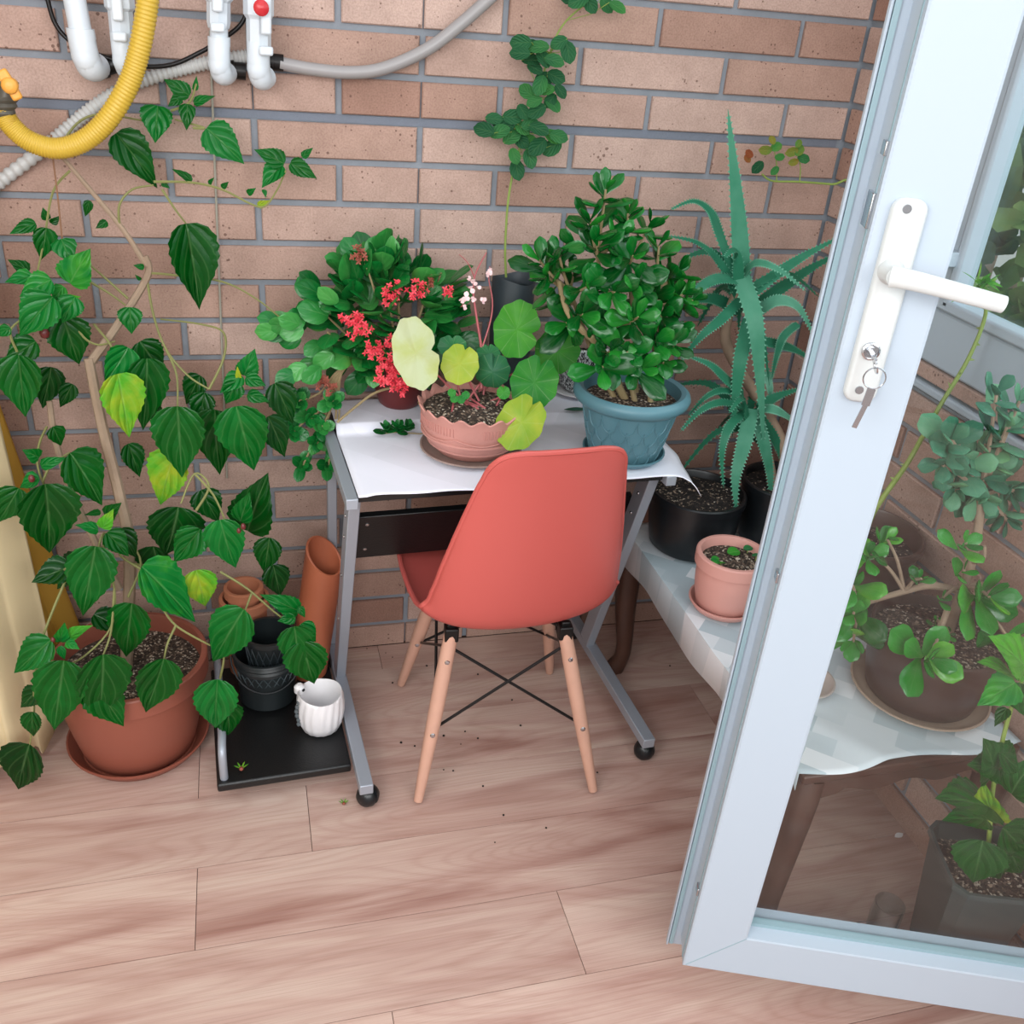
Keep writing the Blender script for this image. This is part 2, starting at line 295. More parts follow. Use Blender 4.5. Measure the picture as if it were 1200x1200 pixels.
M['jade'] = leafmat('jade_leaf', [(0, (2, 66, 20)), (.4, (8, 100, 32)), (.75, (44, 140, 44)), (1, (110, 176, 50))], .22, vstr=.06, transl=.06, side=1, bump=0, spec=.45)
M['jade_grey_sheen'] = leafmat('grey_sheen_jade_leaf', [(0, (40, 92, 72)), (.4, (64, 122, 96)), (.75, (98, 152, 116)), (1, (120, 170, 90))], .3, vstr=.06, transl=.06, side=1, bump=0)  # greyed green carries the door glass sheen on the top jade leaves
M['beg'] = leafmat('begonia_leaf', [(0, (60, 110, 84)), (.25, (36, 128, 52)), (.5, (84, 168, 52)), (.75, (176, 192, 70)), (.9, (190, 200, 132)), (1, (200, 210, 168))], .35, vein=(.66, .76, .45), vstr=.16, transl=.3, bump=0, side=0)
M['aloe'] = leafmat('aloe_leaf', [(0, (16, 76, 52)), (.5, (46, 116, 88)), (1, (104, 160, 136))], .42, vstr=0, transl=0, bump=0)
M['rose'] = leafmat('rose_leaf', [(0, (22, 70, 44)), (.4, (44, 100, 62)), (.7, (66, 136, 62)), (.85, (130, 128, 50)), (1, (146, 76, 46))], .45, vstr=.12, side=4)
M['outgreen'] = mat('garden_green', (112, 134, 70), .8, var=.3, vscale=3); M['outyellow'] = mat('garden_yellow', (176, 142, 60), .8, var=.25, vscale=3); M['outgrey'] = mat('garden_grey', (128, 142, 130), .8, var=.2, vscale=2)
M['clear'] = glassmat('clear_plastic', (.80, .85, .86), 2.1); M['cup'] = translucent('cup_white', (226, 226, 228), .3, .35)

# ------------------------------------------------------------ leaf builders
HIB = [(0, .38), (.05, .68), (.13, .92), (.25, 1), (.40, .93), (.56, .74), (.72, .46), (.85, .24), (.94, .09), (1, .0)]
OBO = [(0, .12), (.2, .38), (.45, .8), (.65, 1), (.82, .9), (.93, .58), (1, .1)]
RND = [(0, .2), (.12, .62), (.3, .92), (.5, 1), (.7, .93), (.86, .65), (.95, .38), (1, .05)]
OVL = [(0, .15), (.15, .6), (.35, .95), (.5, 1), (.7, .8), (.88, .42), (1, .03)]
def leaf(mb, base, tip, nrm, wid, shape=HIB, fold=.18, curl=.12, tint=.4, serr=0, ny=12, thick=0, wave=0):
    base, tip = V(base), V(tip); d = tip-base; L = d.length; d.normalize(); nrm = V(nrm); s = d.cross(nrm)
    if s.length < 1e-3: s = d.orthogonal()
    s.normalize(); n = s.cross(d); W = wid*L/2; nx = 6; ph = random.random()*6
    def surf(sgn):
        rows, uvs = [], []
        for i in range(ny+1):
            t = i/ny; ww = interp(shape, t)*W
            row, ur = [], []
            for j in range(-nx//2, nx//2+1):
                q = j/(nx/2); k = ww*q
                if serr and abs(q) == 1: k *= 1+serr*(1 if i % 2 else -1)
                h = fold*abs(k)-curl*L*t*t+wave*L*math.sin(t*9+ph+q*2)*abs(q)
                if thick: h += sgn*thick*L*math.sqrt(max(0, 1-q*q))*min(1, ww/W*1.2)*.5
                row.append(base+d*(t*L)+s*k+n*h); ur.append((q*.5+.5, t))
            rows.append(row); uvs.append(ur)
        mb.grid(rows, tint, uvs)
    surf(1)
    if thick: surf(-1)
def ribbon(mb, pts, w0, thick, tint, teeth=True):   # aloe leaf: fleshy, channelled, toothed
    pts = smoothpath(pts, 10); N = len(pts); rows = []; V0 = None; side = []
    for i, p in enumerate(pts):
        t = i/(N-1); tan = (pts[min(i+1, N-1)]-pts[max(i-1, 0)]).normalized(); view = (CAM-p).normalized()
        up = (view*.6+V((0, 0, 1))*.5); s = tan.cross(up).normalized(); n = s.cross(tan); wd = w0*(1-t**1.6)*(.75+.5*t if t < .3 else .9)
        wd = max(wd, .0006); th = thick*(1-t)+.0008
        ring = [p+s*(wd*math.cos(a)) + n*(th*(math.sin(a) if math.sin(a) < 0 else .25*math.sin(a))+.25*wd*abs(math.cos(a))) for a in [k*math.pi/5 for k in range(10)]]
        rows.append(ring); side.append((p, s, n, wd, tan))
    mb.grid(rows, tint, closeu=True)
    if teeth:
        for i in range(2, N-2):
            p, s, n, wd, tan = side[i]
            for sg in (-1, 1):
                e = p+s*(sg*wd)+n*(.25*wd); a = mb.vert(e-tan*.003, tint+.3); b = mb.vert(e+tan*.003, tint+.3); c = mb.vert(e+s*(sg*.0045)+tan*.002, tint+.4); mb.face((a, b, c))
def kidney(mb, c, du, dv, nrm, tint, wavy=.06, cup=.12, rot_notch=None):   # begonia leaf about its petiole point; du,dv half axes
    c, du, dv = V(c), V(du), V(dv); n = V(nrm).normalized(); K = 36; R = 5; cen = c; ph = random.random()*6; rows = []
    for i in range(R+1):
        f = i/R; row = []
        for k in range(K):
            a = 2*math.pi*k/K; notch = 1-.30*math.exp(-((a-math.pi/2)/.13)**2)
            rr = f*(notch if f > 0 else 1)*(1+.035*math.sin(a*9+ph))
            p = cen+du*(rr*math.cos(a))+dv*(rr*math.sin(a)-.0)+n*(du.length*(cup*f*f+wavy*f*math.sin(a*4+ph)))
            row.append(p)
        rows.append(row)
    uv = [[((k*7/K) % 1.0001, f/R) for k in range(K)] for f in range(R+1)]
    mb.grid(rows, tint, uv, closeu=True)

# ------------------------------------------------------------ structure: walls, floor
ZF = .0719; CH = .08625; BW = .3421; XW = 1.193; MORT = .0135
def course_z(k): return (18-k)*CH+ZF
def brick(mb, a0, a1, z0, z1, mapf, t):
    g = .004; dp = .010
    o = [mapf(a0, z0, .0), mapf(a1, z0, .0), mapf(a1, z1, .0), mapf(a0, z1, .0)]
    f = [mapf(a0+g*.6, z0+g*.6, dp), mapf(a1-g*.6, z0+g*.6, dp), mapf(a1-g*.6, z1-g*.6, dp), mapf(a0+g*.6, z1-g*.6, dp)]
    m_ = [mapf(a0, z0, dp-.003), mapf(a1, z0, dp-.003), mapf(a1, z1, dp-.003), mapf(a0, z1, dp-.003)]
    A = [mb.vert(p, t) for p in o]; B = [mb.vert(p, t) for p in m_]; C = [mb.vert(p, t) for p in f]
    for X, Y in ((A, B), (B, C)):
        for i in range(4): mb.face((X[i], X[(i+1) % 4], Y[(i+1) % 4], Y[i]))
    mb.face(C)
mapB = lambda a, z, d: V((a, .010-d, z))
mb = MB()
for k in range(-9, 20):
    z1 = course_z(k)-MORT/2; z0 = max(course_z(k+1)+MORT/2, 0.0)
    if k == 3 : z1 -= .003
    if k == 2: z0 += .003
    if z1 <= z0: continue
    off = .5 if k % 2 else 0
    for n_ in range(-6, 5):
        a0 = (n_+off)*BW+MORT/2; a1 = (n_+1+off)*BW-MORT/2
        a1 = min(a1, XW-.006)
        if a0 >= a1: continue
        t = random.random(); cut = .5*BW
        segs = [(a0, a1)]
        if a0 < cut-.02 and a1 > cut+.02: segs = [(a0, cut-.0018), (cut+.0018, a1)]
        if k == 2 and a0 < -cut < a1: segs = [(a0, -cut-.0015), (-cut+.0015, a1)]
        for s0, s1 in segs: brick(mb, s0, s1, z0, z1, mapB, t+random.uniform(-.08, .08))
mb.box((-.36, .04, 1.2), (3.36, .06, 2.4), m=1)
z3 = course_z(3); mb.box((-.42, .0095, z3), (3.2, .004, .0155), m=2)
wb = mb.build('wall_back', [M['brick'], M['mortar'], M['mortar_dark']], smooth=30)
tag(wb, 'pinkish brick back wall with grey mortar joints', 'wall', kind='structure')
# right wall: low parapet and a full-height pier in the corner
mapR = lambda a, z, d: V((XW+.010-d, a, z))
mb = MB()
for k in range(-9, 20):
    z1 = course_z(k)-MORT/2; z0 = max(course_z(k+1)+MORT/2, 0)
    if z1 <= z0: continue
    low = k >= 8
    off = 0 if k % 2 else .5
    y = -.495+.342*2+off*BW
    for n_ in range(10):
        a1 = y-n_*BW-MORT/2; a0 = y-(n_+1)*BW+MORT/2
        a1 = min(a1, -.001)
        if not low: a0 = max(a0, -.40)
        a0 = max(a0, -2.2)
        if a0 >= a1-.01: continue
        brick(mb, a0, a1, z0, z1, mapR, random.random())
mb.box((XW+.06, -1.09, .467), (.10, 2.22, .934), m=1); mb.box((XW+.06, -.19, 1.667), (.10, .42, 1.466), m=1)
wr = mb.build('wall_right', [M['brick'], M['mortar']], smooth=30); tag(wr, 'brick parapet wall at right under the window', 'wall', kind='structure')
mb = MB(); mb.box((XW+.045, -1.3, .980), (.088, 1.8, .030)); 
tr = mb.build('trim_1', M['brick'], bevel=.003); tag(tr, 'brick coloured sill course above the right parapet', 'sill', kind='structure')
mb = MB(); mb.box((XW+.03, -1.3, .950), (.075, 1.8, .016)); tr = mb.build('trim_2', M['upvc'], bevel=.004); tag(tr, 'thin white ledge strip along the right parapet', 'trim', kind='structure')
mb = MB(); mb.box((-1.42, -1.3, 1.2), (.1, 2.6, 2.4)); wl = mb.build('wall_left', mat('plaster', (232, 228, 222), .9, bump=.2, bscale=80)); tag(wl, 'plain unseen plaster wall added at left behind the curtains', 'wall', kind='structure')  # unseen wall, added to cut the light coming from the left
# window on the right wall
win = thing('window_1', (XW+.04, -1.25, 1.0), 'white framed balcony window above the right parapet', 'window', kind='structure')
mb = MB(); xf = XW+.035
mb.box((xf, -1.3, 1.055), (.06, 1.8, .115)); mb.box((xf, -.445, 1.75), (.06, .09, 1.28)); mb.box((xf, -1.3, 2.35), (.06, 1.8, .09)); mb.box((xf, -1.35, 1.75), (.06, .1, 1.1))
mb.box((xf-.012, -1.3, 1.125), (.05, 1.72, .025)); mb.box((xf-.012, -.50, 1.72), (.05, .022, 1.2))
mb.build('frame', M['upvc'], win, bevel=.006)
mb = MB(); mb.box((xf, -1.3, 1.72), (.008, 1.62, 1.18)); mb.build('pane', M['wglass'], win, smooth=0)
mb = MB(); mb.box((xf-.045, -.475, 1.22), (.03, .05, .03)); mb.box((xf-.06, -.475, 1.262), (.008, .008, .06), (V((1, 0, 0)), V((0, .8, .6)), V((0, -.6, .8)))); mb.build('latch', M['upvc'], win, bevel=.003)
# floor planks
PW = .195; mb = MB(); joints = {}
for r in range(-1, 24):
    y1 = -.105-PW*(r-1)+.0; y0 = y1-PW
    y1 = min(y1, .0)
    st = {2: -.37, 3: -.135, 4: -.367}.get(r, random.uniform(-.9, .4))
    if y1 <= y0: continue
    for n_ in range(-3, 5):
        x0 = st+n_*1.28; x1 = x0+1.28; x0c, x1c = max(x0, -3.2), min(x1, XW+.005)
        if x1c <= x0c: continue
        g = .0007; mb.box(((x0c+x1c)/2, (y0+y1)/2, -.006), (x1c-x0c-2*g, y1-y0-2*g, .012), t=random.random())
mb.box((-1.0, -2.3, -.012), (4.4, 4.8, .016), m=1)
fl = mb.build('floor', [M['floor'], M['gap']], smooth=0); tag(fl, 'pinkish wood laminate plank floor', 'floor', kind='structure')
# garden seen through the window
def shrub(name, c, r, m, label, n=800, ls=.15):
    o = thing(name, (c[0], c[1], 0), label, 'shrub'); mbl = MB()
    for _ in range(n):
        d = rv().normalized(); p = V(c)+V((d.x*r[0], d.y*r[1], d.z*r[2]))*random.uniform(.6, 1); leaf(mbl, p, p+(d+rv(.6)).normalized()*ls, d+rv(.5), .6, OVL, ny=3, tint=.5)
    mbl.build('foliage', m, o); mt = MB(); mt.tube([(c[0], c[1], 0), (c[0]+.05, c[1], c[2])], [.05, .02]); mt.build('stem', M['bark'], o)
shrub('garden_shrub', (2.2, .45, .95), (.42, .42, .62), M['outgreen'], 'olive green garden shrub outside the balcony window')
shrub('garden_shrub', (2.85, 1.3, 1.75), (.55, .55, .5), M['outyellow'], 'yellow autumn shrub outside, highest through the window')
shrub('garden_shrub', (3.35, .3, .7), (.5, .4, .45), M['outgrey'], 'grey green garden shrub low outside the window')

# ------------------------------------------------------------ balcony door (open, in front)
DA = V((.494, -1.164, .1)); ANG = -21.4517*math.pi/180; DE = V((math.cos(ANG), math.sin(ANG), 0)); DN = V((math.sin(ANG), -math.cos(ANG), 0)); UZ = V((0, 0, 1))
DAX = (DE, DN, UZ)
def dp(l, t, z): return DA+DE*l+DN*t+UZ*z          # z measured from the door's bottom edge
def pxd(u, v, t=0):
    d = CR*((u-600)/FPX)-CU*((v-600)/FPX)+CF; a = DA+DN*t; s = (a-CAM).dot(DN)/d.dot(DN); return CAM+d*s
door = thing('door_1', tuple(DA+DE*.4), 'white plastic balcony door standing open in the foreground', 'door', kind='structure')
DW, DH, ST, RL = .78, 2.15, .098, .105
mb = MB()
def dbox(mb, l0, l1, t0, t1, z0, z1, m=0): mb.box(dp((l0+l1)/2, (t0+t1)/2, (z0+z1)/2), (l1-l0, t1-t0, z1-z0), DAX, m=m)
def poly(mb, pts, m=0): mb.face([mb.vert(p) for p in pts], m)
# mitred frame with sloped beads, built as a swept section around the opening
sec = [(0, -.068), (0, -.002), (.003, 0), (.095, 0), (.098, -.0015), (.1015, -.024), (.1015, -.068)]   # (inset from outer edge, t)
def corner(i, ins, t):
    return [dp(ins, t, ins), dp(DW-ins, t, ins), dp(DW-ins, t, DH-ins), dp(ins, t, DH-ins)][i]
for i in range(4):
    j = (i+1) % 4
    a = [mb.vert(corner(i, s_*(1 if s_ <= .09 else 1), t)) for s_, t in sec]; b = [mb.vert(corner(j, s_, t)) for s_, t in sec]
    for k in range(len(sec)-1): mb.face((a[k], b[k], b[k+1], a[k+1]))
    mb.face((a[-1], b[-1], b[0], a[0]))
mb.build('frame', M['upvc'], door, smooth=20)
mb = MB()
dbox(mb, -.024, .02, -.074, -.066, -.028, DH); dbox(mb, -.024, -.0205, -.066, -.062, -.028, DH); mb.build('edge_lip', M['upvc'], door, bevel=.001)
mb = MB(); dbox(mb, -.0195, -.0125, -.0665, -.062, -.024, DH); dbox(mb, -.0012, .001, -.020, -.0155, .004, DH); g = mb.build('edge_gasket', M['groove'], door); tag(g, 'grey rubber seal along the door edge')
for z in (.135, .86, 1.5): mb = MB(); dbox(mb, -.004, .001, -.030, -.012, z*.9+.05, z*.9+.066); mb.build('lock_bolt', M['chrome'], door, bevel=.001)
mb = MB(); p = pxd(1003, 248); zz = p.z-DA.z; dbox(mb, -.004, .001, -.040, -.012, zz-.02, zz+.02); mb.build('lock_bolt', M['chrome'], door, bevel=.001)
mb = MB()   # bluish seal between bead and glass
for (l0, l1, z0, z1) in ((.1005, .106, .1015, DH-.1015), (DW-.106, DW-.1005, .1015, DH-.1015), (.1005, DW-.1005, .1005, .109), (.1005, DW-.1005, DH-.109, DH-.1005)): dbox(mb, l0, l1, -.04, -.026, z0, z1)
g = mb.build('glazing_seal', M['upvc_grey'], door); tag(g, 'grey blue seal around the glass')
mb = MB(); dbox(mb, .1015, DW-.1015, -.040, -.036, .1015, DH-.1015); g = mb.build('glass_pane', M['glass'], door, smooth=0)
mb = MB(); mb.beam(dp(.005, .0002, .005), dp(.097, .0002, .097), .0012, .0008, up=DN); g = mb.build('mitre_joint', M['groove'], door); tag(g, 'thin grey corner joint line')
# handle plate with rounded top/bottom
pt, pb = pxd(1063, 231), pxd(1001, 468); L_ = pt.z-pb.z; pc = (pt+pb)/2; lc = (pc-DA).dot(DE)+.004
mb = MB(); zc = pc.z-DA.z
def plate(mb, lc, zc, w_, h_, t0, t1, r=.014, ch=.004):
    rows = []
    for (ins, t) in ((0, t0), (0, t1-ch), (ch, t1)):
        ring = []
        for qx, qz, a0 in ((1, 1, 0), (-1, 1, 90), (-1, -1, 180), (1, -1, 270)):
            for k in range(6):
                a = math.radians(a0+k*18); ring.append(dp(lc+qx*(w_/2-r)+(r-ins)*math.cos(a), t, zc+qz*(h_/2-r)+(r-ins)*math.sin(a)))
        rows.append(ring)
    g = mb.grid(rows, closeu=True); mb.face(g[-1])
plate(mb, lc, zc, .040, L_, 0, .011); hp = mb.build('handle_plate', M['handle_white'], door, smooth=50)
for (u, v) in ((1063, 245), (1007, 457)):
    mb = MB(); q = pxd(u, v, .011); mb.lathe(q, [(0, .0015), (.005, .0015), (.0055, 0)], 14, ax=(DE, UZ, DN)); mb.build('screw', M['chrome'], hp)
q0 = pxd(1046, 320, .02); q1 = pxd(1062, 323, .05); l0 = (q0-DA).dot(DE); z0 = q0.z-DA.z
mb = MB(); mb.lathe(dp(l0, .010, z0), [(.015, 0), (.015, .006), (.012, .010), (.0115, .03), (.0, .032)], 20, ax=(DE, UZ, DN))
e0 = dp(l0, .038, z0); 
qe = pxd(1176, 357, .045)
pth = smoothpath([e0-DE*.006, e0+DE*.012+DN*.006, e0.lerp(qe, .4)+DN*.006+UZ*.002, qe], 6)
rows = []
for i, p in enumerate(pth):
    t = i/(len(pth)-1); hh = .0125-.0025*t; dd = .009
    tn = (pth[min(i+1, len(pth)-1)]-pth[max(i-1, 0)]).normalized(); u_ = (UZ-tn*tn.z).normalized(); w_ = tn.cross(u_)
    rows.append([p+u_*(hh*math.cos(a))*(1)+w_*(dd*math.sin(a)) for a in [k*math.pi/8 for k in range(16)]])
g = mb.grid(rows, closeu=True); mb.face(g[0][::-1]); mb.face(g[-1]); mb.build('handle_lever', M['handle_white'], door, smooth=50)
kq = pxd(1020, 411, .011); mb = MB(); mb.lathe(kq, [(.011, 0), (.011, .004), (.009, .005), (.009, .003), (.006, .003), (.006, .006), (0, .006)], 20, ax=(DE, UZ, DN)); mb.build('lock_cylinder', M['chrome'], door)
key = thing('door_key', tuple(kq+DN*.012), 'silver key in the balcony door lock with a second key hanging from its ring', 'key')
mb = MB(); k0 = kq+DN*.006; mb.beam(k0, k0+DN*.022-UZ*.002, .006, .002); c = k0+DN*.030-UZ*.006
mb.lathe(c, [(.004, -.001), (.011, -.001), (.011, .001), (.004, .001), (.004, -.001)], 18, ax=(DN, UZ*.9-DE*.3, DE)); mb.build('key_blade', M['chrome'], key)
mb = MB(); rc = c-UZ*.016+DE*.003; mb.tube([rc+DE*(.013*math.cos(a))+UZ*(.013*math.sin(a)) for a in [k*math.pi/12 for k in range(25)]], .0009, 6); mb.build('key_ring', M['chrome'], key)
mb = MB(); k1 = rc-UZ*.013; mb.beam(k1, k1-UZ*.022-DE*.002, .010, .002, up=DN); mb.beam(k1-UZ*.022-DE*.002, k1-UZ*.052-DE*.008, .006, .002, up=DN); mb.build('hanging_key', M['chrome'], key)

# ------------------------------------------------------------ computer desk on casters
TA = .0457; TX = V((math.cos(TA), math.sin(TA), 0)); TY = V((-math.sin(TA), math.cos(TA), 0)); TO = V((-.012, -.577, 0))
TAX = (TX, TY, UZ); TZ = .735
def T(x, y, z): return TO+TX*x+TY*y+UZ*z
desk = thing('computer_desk', tuple(TO), 'silver framed rolling desk with black panels under the potted plants', 'desk')
for x in (0, .68):
    mb = MB(); mb.box(T(x, .25, .072), (.030, .56, .026), TAX); mb.build('base_rail', M['silver'], desk, bevel=.002)
    mb = MB(); a, b = T(x+(.0 if x == 0 else -.005), .375, .085), T(x-(.0 if x == 0 else .018), .15, TZ-.022); mb.beam(a, b, .024, .046, up=TY)
    pst = mb.build('post', M['silver'], desk, bevel=.002)
    for f in (.60, .80, .90, .35):
        mb = MB(); q = a.lerp(b, f); mb.lathe(q-TX*.0125*(1 if x == 0 else 1), [(.004, 0), (.003, .002), (0, .0025)], 10, ax=(TY, UZ, -TX)); mb.build('screw', M['chrome'], pst)
    mb = MB(); mb.beam(T(x-.0 if x == 0 else x-.012, .50, .085), T(x if x == 0 else x-.02, .47, TZ-.03), .022, .022, up=TY); mb.build('rear_post', M['silver'], desk, bevel=.002)
    mb = MB(); mb.box(T(x-.012 if x == 0 else x+.0, .285, TZ-.012), (.024, .40, .024), TAX); sr = mb.build('top_rail', M['silver'], desk, bevel=.002)
    for y in (-.0, .50):
        c = MB(); w0 = T(x+.008, y+.0, .024)
        CXA = (TX*.75+TY*.66).normalized(); CYA = UZ.cross(CXA); c.lathe(w0+UZ*.002, [(0, -.024), (.012, -.0235), (.019, -.019), (.0245, -.009), (.0255, -.004), (.0215, -.002), (.0215, .002), (.0255, .004), (.0245, .009), (.019, .019), (.012, .0235), (0, .024)], 28, ax=(CYA, UZ, CXA))
        c.box(w0+UZ*.018, (.012, .03, .03), TAX); c.tube([w0+UZ*.02, w0+UZ*.040], .006, 10)
        ca = c.build('caster', M['black_plastic'], desk)
mb = MB(); mb.box(T(.345, .305, TZ-.010), (.69, .40, .018), TAX); mb.build('tabletop', M['black_board'], desk, bevel=.002)
mb = MB(); a, b = T(.012, .275, .487), T(.012, .225, .620); pz = (b-a).normalized()
mb.box((a+b)/2+TX*.325, (.65, .016, (b-a).length), (TX, pz.cross(TX), pz)); pn = mb.build('modesty_panel', M['black_board'], desk, bevel=.002)
for x in (.03, .62):
    for f in (.2, .8): mb = MB(); mb.lathe(a.lerp(b, f)+TX*x-TY*.008, [(.005, 0), (.004, .002), (0, .0025)], 10, ax=(TX, pz, -TY)); mb.build('screw', M['chrome'], pn)
mb = MB(); mb.box(T(.345, .48, TZ+.010), (.70, .13, .018), TAX); mb.build('rear_shelf', M['black_board'], desk, bevel=.002)
mb = MB(); mb.box(T(-.165, .265, .055), (.292, .41, .022), TAX); mb.build('tower_tray', M['black_board'], desk, bevel=.005)
mb = MB(); mb.tube(smoothpath([T(-.295, .08, .062), T(-.295, .08, .125), T(-.294, .10, .145), T(-.292, .16, .150), T(-.292, .40, .150), T(-.292, .425, .14), T(-.292, .43, .062)], 5), .009, 10); mb.build('tray_guard', M['silver'], desk)
# white sheet over the desk
mb = MB(); rows = []; nx, ny = 46, 45; yA = .088
for i in range(nx+1):
    x = .0008+i/nx*.751; row = []
    for j in range(ny+1):
        y = yA+j/ny*.45
        z = TZ+.0015+.0008*math.sin(x*23+y*9)+.0007*math.sin(y*31-x*5)
        s_ = (y-.386)/.010; s_ = max(0, min(1, s_)); z += .0195*s_
        x2, y2 = x, y
        rag = .006*math.sin(y*40)+.004*math.sin(y*95)
        if x > .695:
            e = x-.695; corner_ = max(0, 1-(y-yA)/.16); z -= e*e*9*(.25+.75*corner_)+e*.15*corner_; x2 = x-.012*corner_*max(0, e-.03)/.03+rag*(1-corner_)*.5*e/.05
            y2 = y-.03*corner_*e/.05
        if y < yA+.02 and .1 < x < .62: z -= .0
        row.append(T(x2, y2+(.004*math.sin(x*17)+.003*math.sin(x*41))*(1-j/ny)*(1 if x > .02 else 0), z))
    rows.append(row)
mb.grid(rows); sh = mb.build('desk_cover', M['white_sheet'], smooth=70, at=tuple(T(0, .1, TZ)))
so = sh.modifiers.new('s', 'SOLIDIFY'); so.thickness = .001; so.offset = 1
tag(sh, 'white plasticky sheet covering the desk with one corner curling over its right end', 'tablecloth')

# ------------------------------------------------------------ chair
CO = V((.325, -.400, 0)); ca_ = math.radians(-4.6); CX = V((math.cos(ca_), math.sin(ca_), 0)); CY = V((-math.sin(ca_), math.cos(ca_), 0))
sa_ = math.radians(3.5); SX = V((math.cos(sa_), math.sin(sa_), 0)); SY = V((-math.sin(sa_), math.cos(sa_), 0))
def HS(x, y, z): return CO+V((.004, .0, 0))+SX*x+SY*y+UZ*z
def H(x, y, z): return CO+CX*x+CY*y+UZ*z
chair = thing('shell_chair', tuple(CO), 'coral plastic shell chair on beech legs pushed up to the desk', 'chair')
prof = [(.235, .425), (.222, .443), (.17, .440), (.09, .425), (.0, .415), (-.08, .415), (-.14, .430), (-.175, .465), (-.192, .52), (-.205, .60), (-.215, .68), (-.225, .76), (-.235, .83), (-.240, .862), (-.243, .881), (-.245, .891), (-.2455, .895)]
hw = [.185, .200, .215, .222, .225, .226, .222, .215, .207, .194, .178, .160, .143, .134, .120, .098, .07]
rise = [.012, .016, .026, .036, .048, .060, .070, .074, .070, .060, .048, .036, .024, .016, .010, .006, .003]
pp = smoothpath([V((a, b, 0)) for a, b in prof], 3); nP = len(pp); xs = list(range(len(prof)))
rows = []; edgeL, edgeR = [], []
for i, p in enumerate(pp):
    f = i/3; tn = (pp[min(i+1, nP-1)]-pp[max(i-1, 0)]).normalized(); nm = V((-tn.y, tn.x, 0))
    if nm.y < 0 and i < nP*.3: nm = -nm
    nm = V((tn.y, -tn.x, 0)) if True else nm
    hwv = interp(list(zip(xs, hw)), f); rv_ = interp(list(zip(xs, rise)), f); row = []
    for j in range(-12, 13):
        q = j/12; b = abs(q)**2.1*rv_; sag = 0
        pt_ = HS(hwv*math.sin(q*1.35)/math.sin(1.35), p.x+nm.x*b, p.y+nm.y*b+sag); row.append(pt_)
    rows.append(row)
mb = MB(); mb.grid(rows); seat = mb.build('seat_shell', M['chair'], chair, smooth=80); so = seat.modifiers.new('s', 'SOLIDIFY'); so.thickness = .007; so.offset = 0
edge = [r[0] for r in rows]+rows[-1][1:]+[r[-1] for r in rows[::-1]][1:]+rows[0][::-1][1:-1]
mb = MB(); mb.tube(edge+[edge[0], edge[1]], .0058, 8, cap=False); mb.build('shell_rim', M['chair'], chair)
mb2 = MB(); wires = MB()
feet = [px(490, 938, z=.008), px(695, 926, z=.008), px(470, 801, z=.008), px(644, 787, z=.008)]
tops = [H(-.135, -.125, .405), H(.115, -.135, .405), H(-.135, .10, .40), H(.125, .10, .40)]
for ft, tp in zip(feet, tops):
    m_ = MB(); d = (tp-ft); m_.tube([ft+d*(k/8) for k in range(9)], [.0105, .0125, .014, .0155, .0165, .017, .017, .0165, .0155], 16); lg = m_.build('leg', M['beech'], chair)
    m_ = MB(); m_.box(tp+UZ*.004, (.03, .03, .034), (CX, CY, UZ)); m_.box(tp+UZ*.02-CY*.0, (.02, .012, .02), (CX, CY, UZ)); m_.build('leg_bracket', M['wire'], chair, bevel=.003)
    for f in (.43, .86):
        m_ = MB(); q = ft+d*f; m_.lathe(q-CY*.0155, [(.006, 0), (.005, .002), (0, .003)], 12, ax=(CX, UZ, -CY)); m_.build('bolt', M['chrome'], lg)
def leg_pt(i, f): return feet[i].lerp(tops[i], f)
pairs = [(0, 1), (1, 3), (3, 2), (2, 0)]
for a, b in pairs:
    for s0, s1 in ((a, b), (b, a)): wires.tube([leg_pt(s0, .43)+(CO+UZ*.2-leg_pt(s0, .43)).normalized()*.012, leg_pt(s1, .93)], .0035, 8)
for a, b in pairs[1:]: wires.tube([tops[a], tops[b]], .004, 8)
wires.tube([tops[0]+UZ*.01, H(0, 0, .408), tops[3]+UZ*.01], .005, 8); wires.tube([tops[1]+UZ*.01, H(0, 0, .408), tops[2]+UZ*.01], .005, 8)
wires.build('wire_brace', M['wire'], chair)

# ------------------------------------------------------------ pots
def pot_parts(parent, c, rb, rt, h, m, rim=.02, rimw=.010, wall=.005, soil='soil', soild=.03, n=48, fn=None, name='pot'):
    c = V(c); mb = MB()
    pr = [(0, .0), (rb-.006, .0), (rb, .006)]
    for k in range(1, 6): pr.append((rb+(rt-rb)*k/6+.004*math.sin(k/6*math.pi), .006+(h-rim-.006)*k/6))
    pr += [(rt-.002, h-rim), (rt+rimw, h-rim+.002), (rt+rimw, h-.003), (rt+rimw-.003, h), (rt-wall+.002, h), (rt-wall, h-.004), (rt-wall-.004, h-soild-.02)]
    mb.lathe(c, pr, n, fn=fn); p = mb.build(name, m, parent)
    if soil:
        mb = MB(); rs = rt-wall-.001; rows = []
        for i in range(9):
            r = rs*i/8; rows.append([c+V((r*math.cos(a), r*math.sin(a), h-soild+(random.uniform(-.004, .004) if i < 8 else 0)+.008*(1-(i/8)**2))) for a in [2*math.pi*k/36 for k in range(36)]])
        mb.grid(rows, closeu=True); mb.build('soil', M[soil], parent, smooth=60)
    return p
def saucer(c, r, h, m, label, name='plant_saucer', lip=.006):
    mb = MB(); c = V(c); mb.lathe(c, [(0, .0), (r*.82, .0), (r*.86, .002), (r, h-.003), (r, h), (r-lip*.6, h), (r-lip, h-.003), (r*.80, .004), (0, .004)], 48)
    o = mb.build(name, m, at=tuple(c)); return tag(o, label, 'saucer')
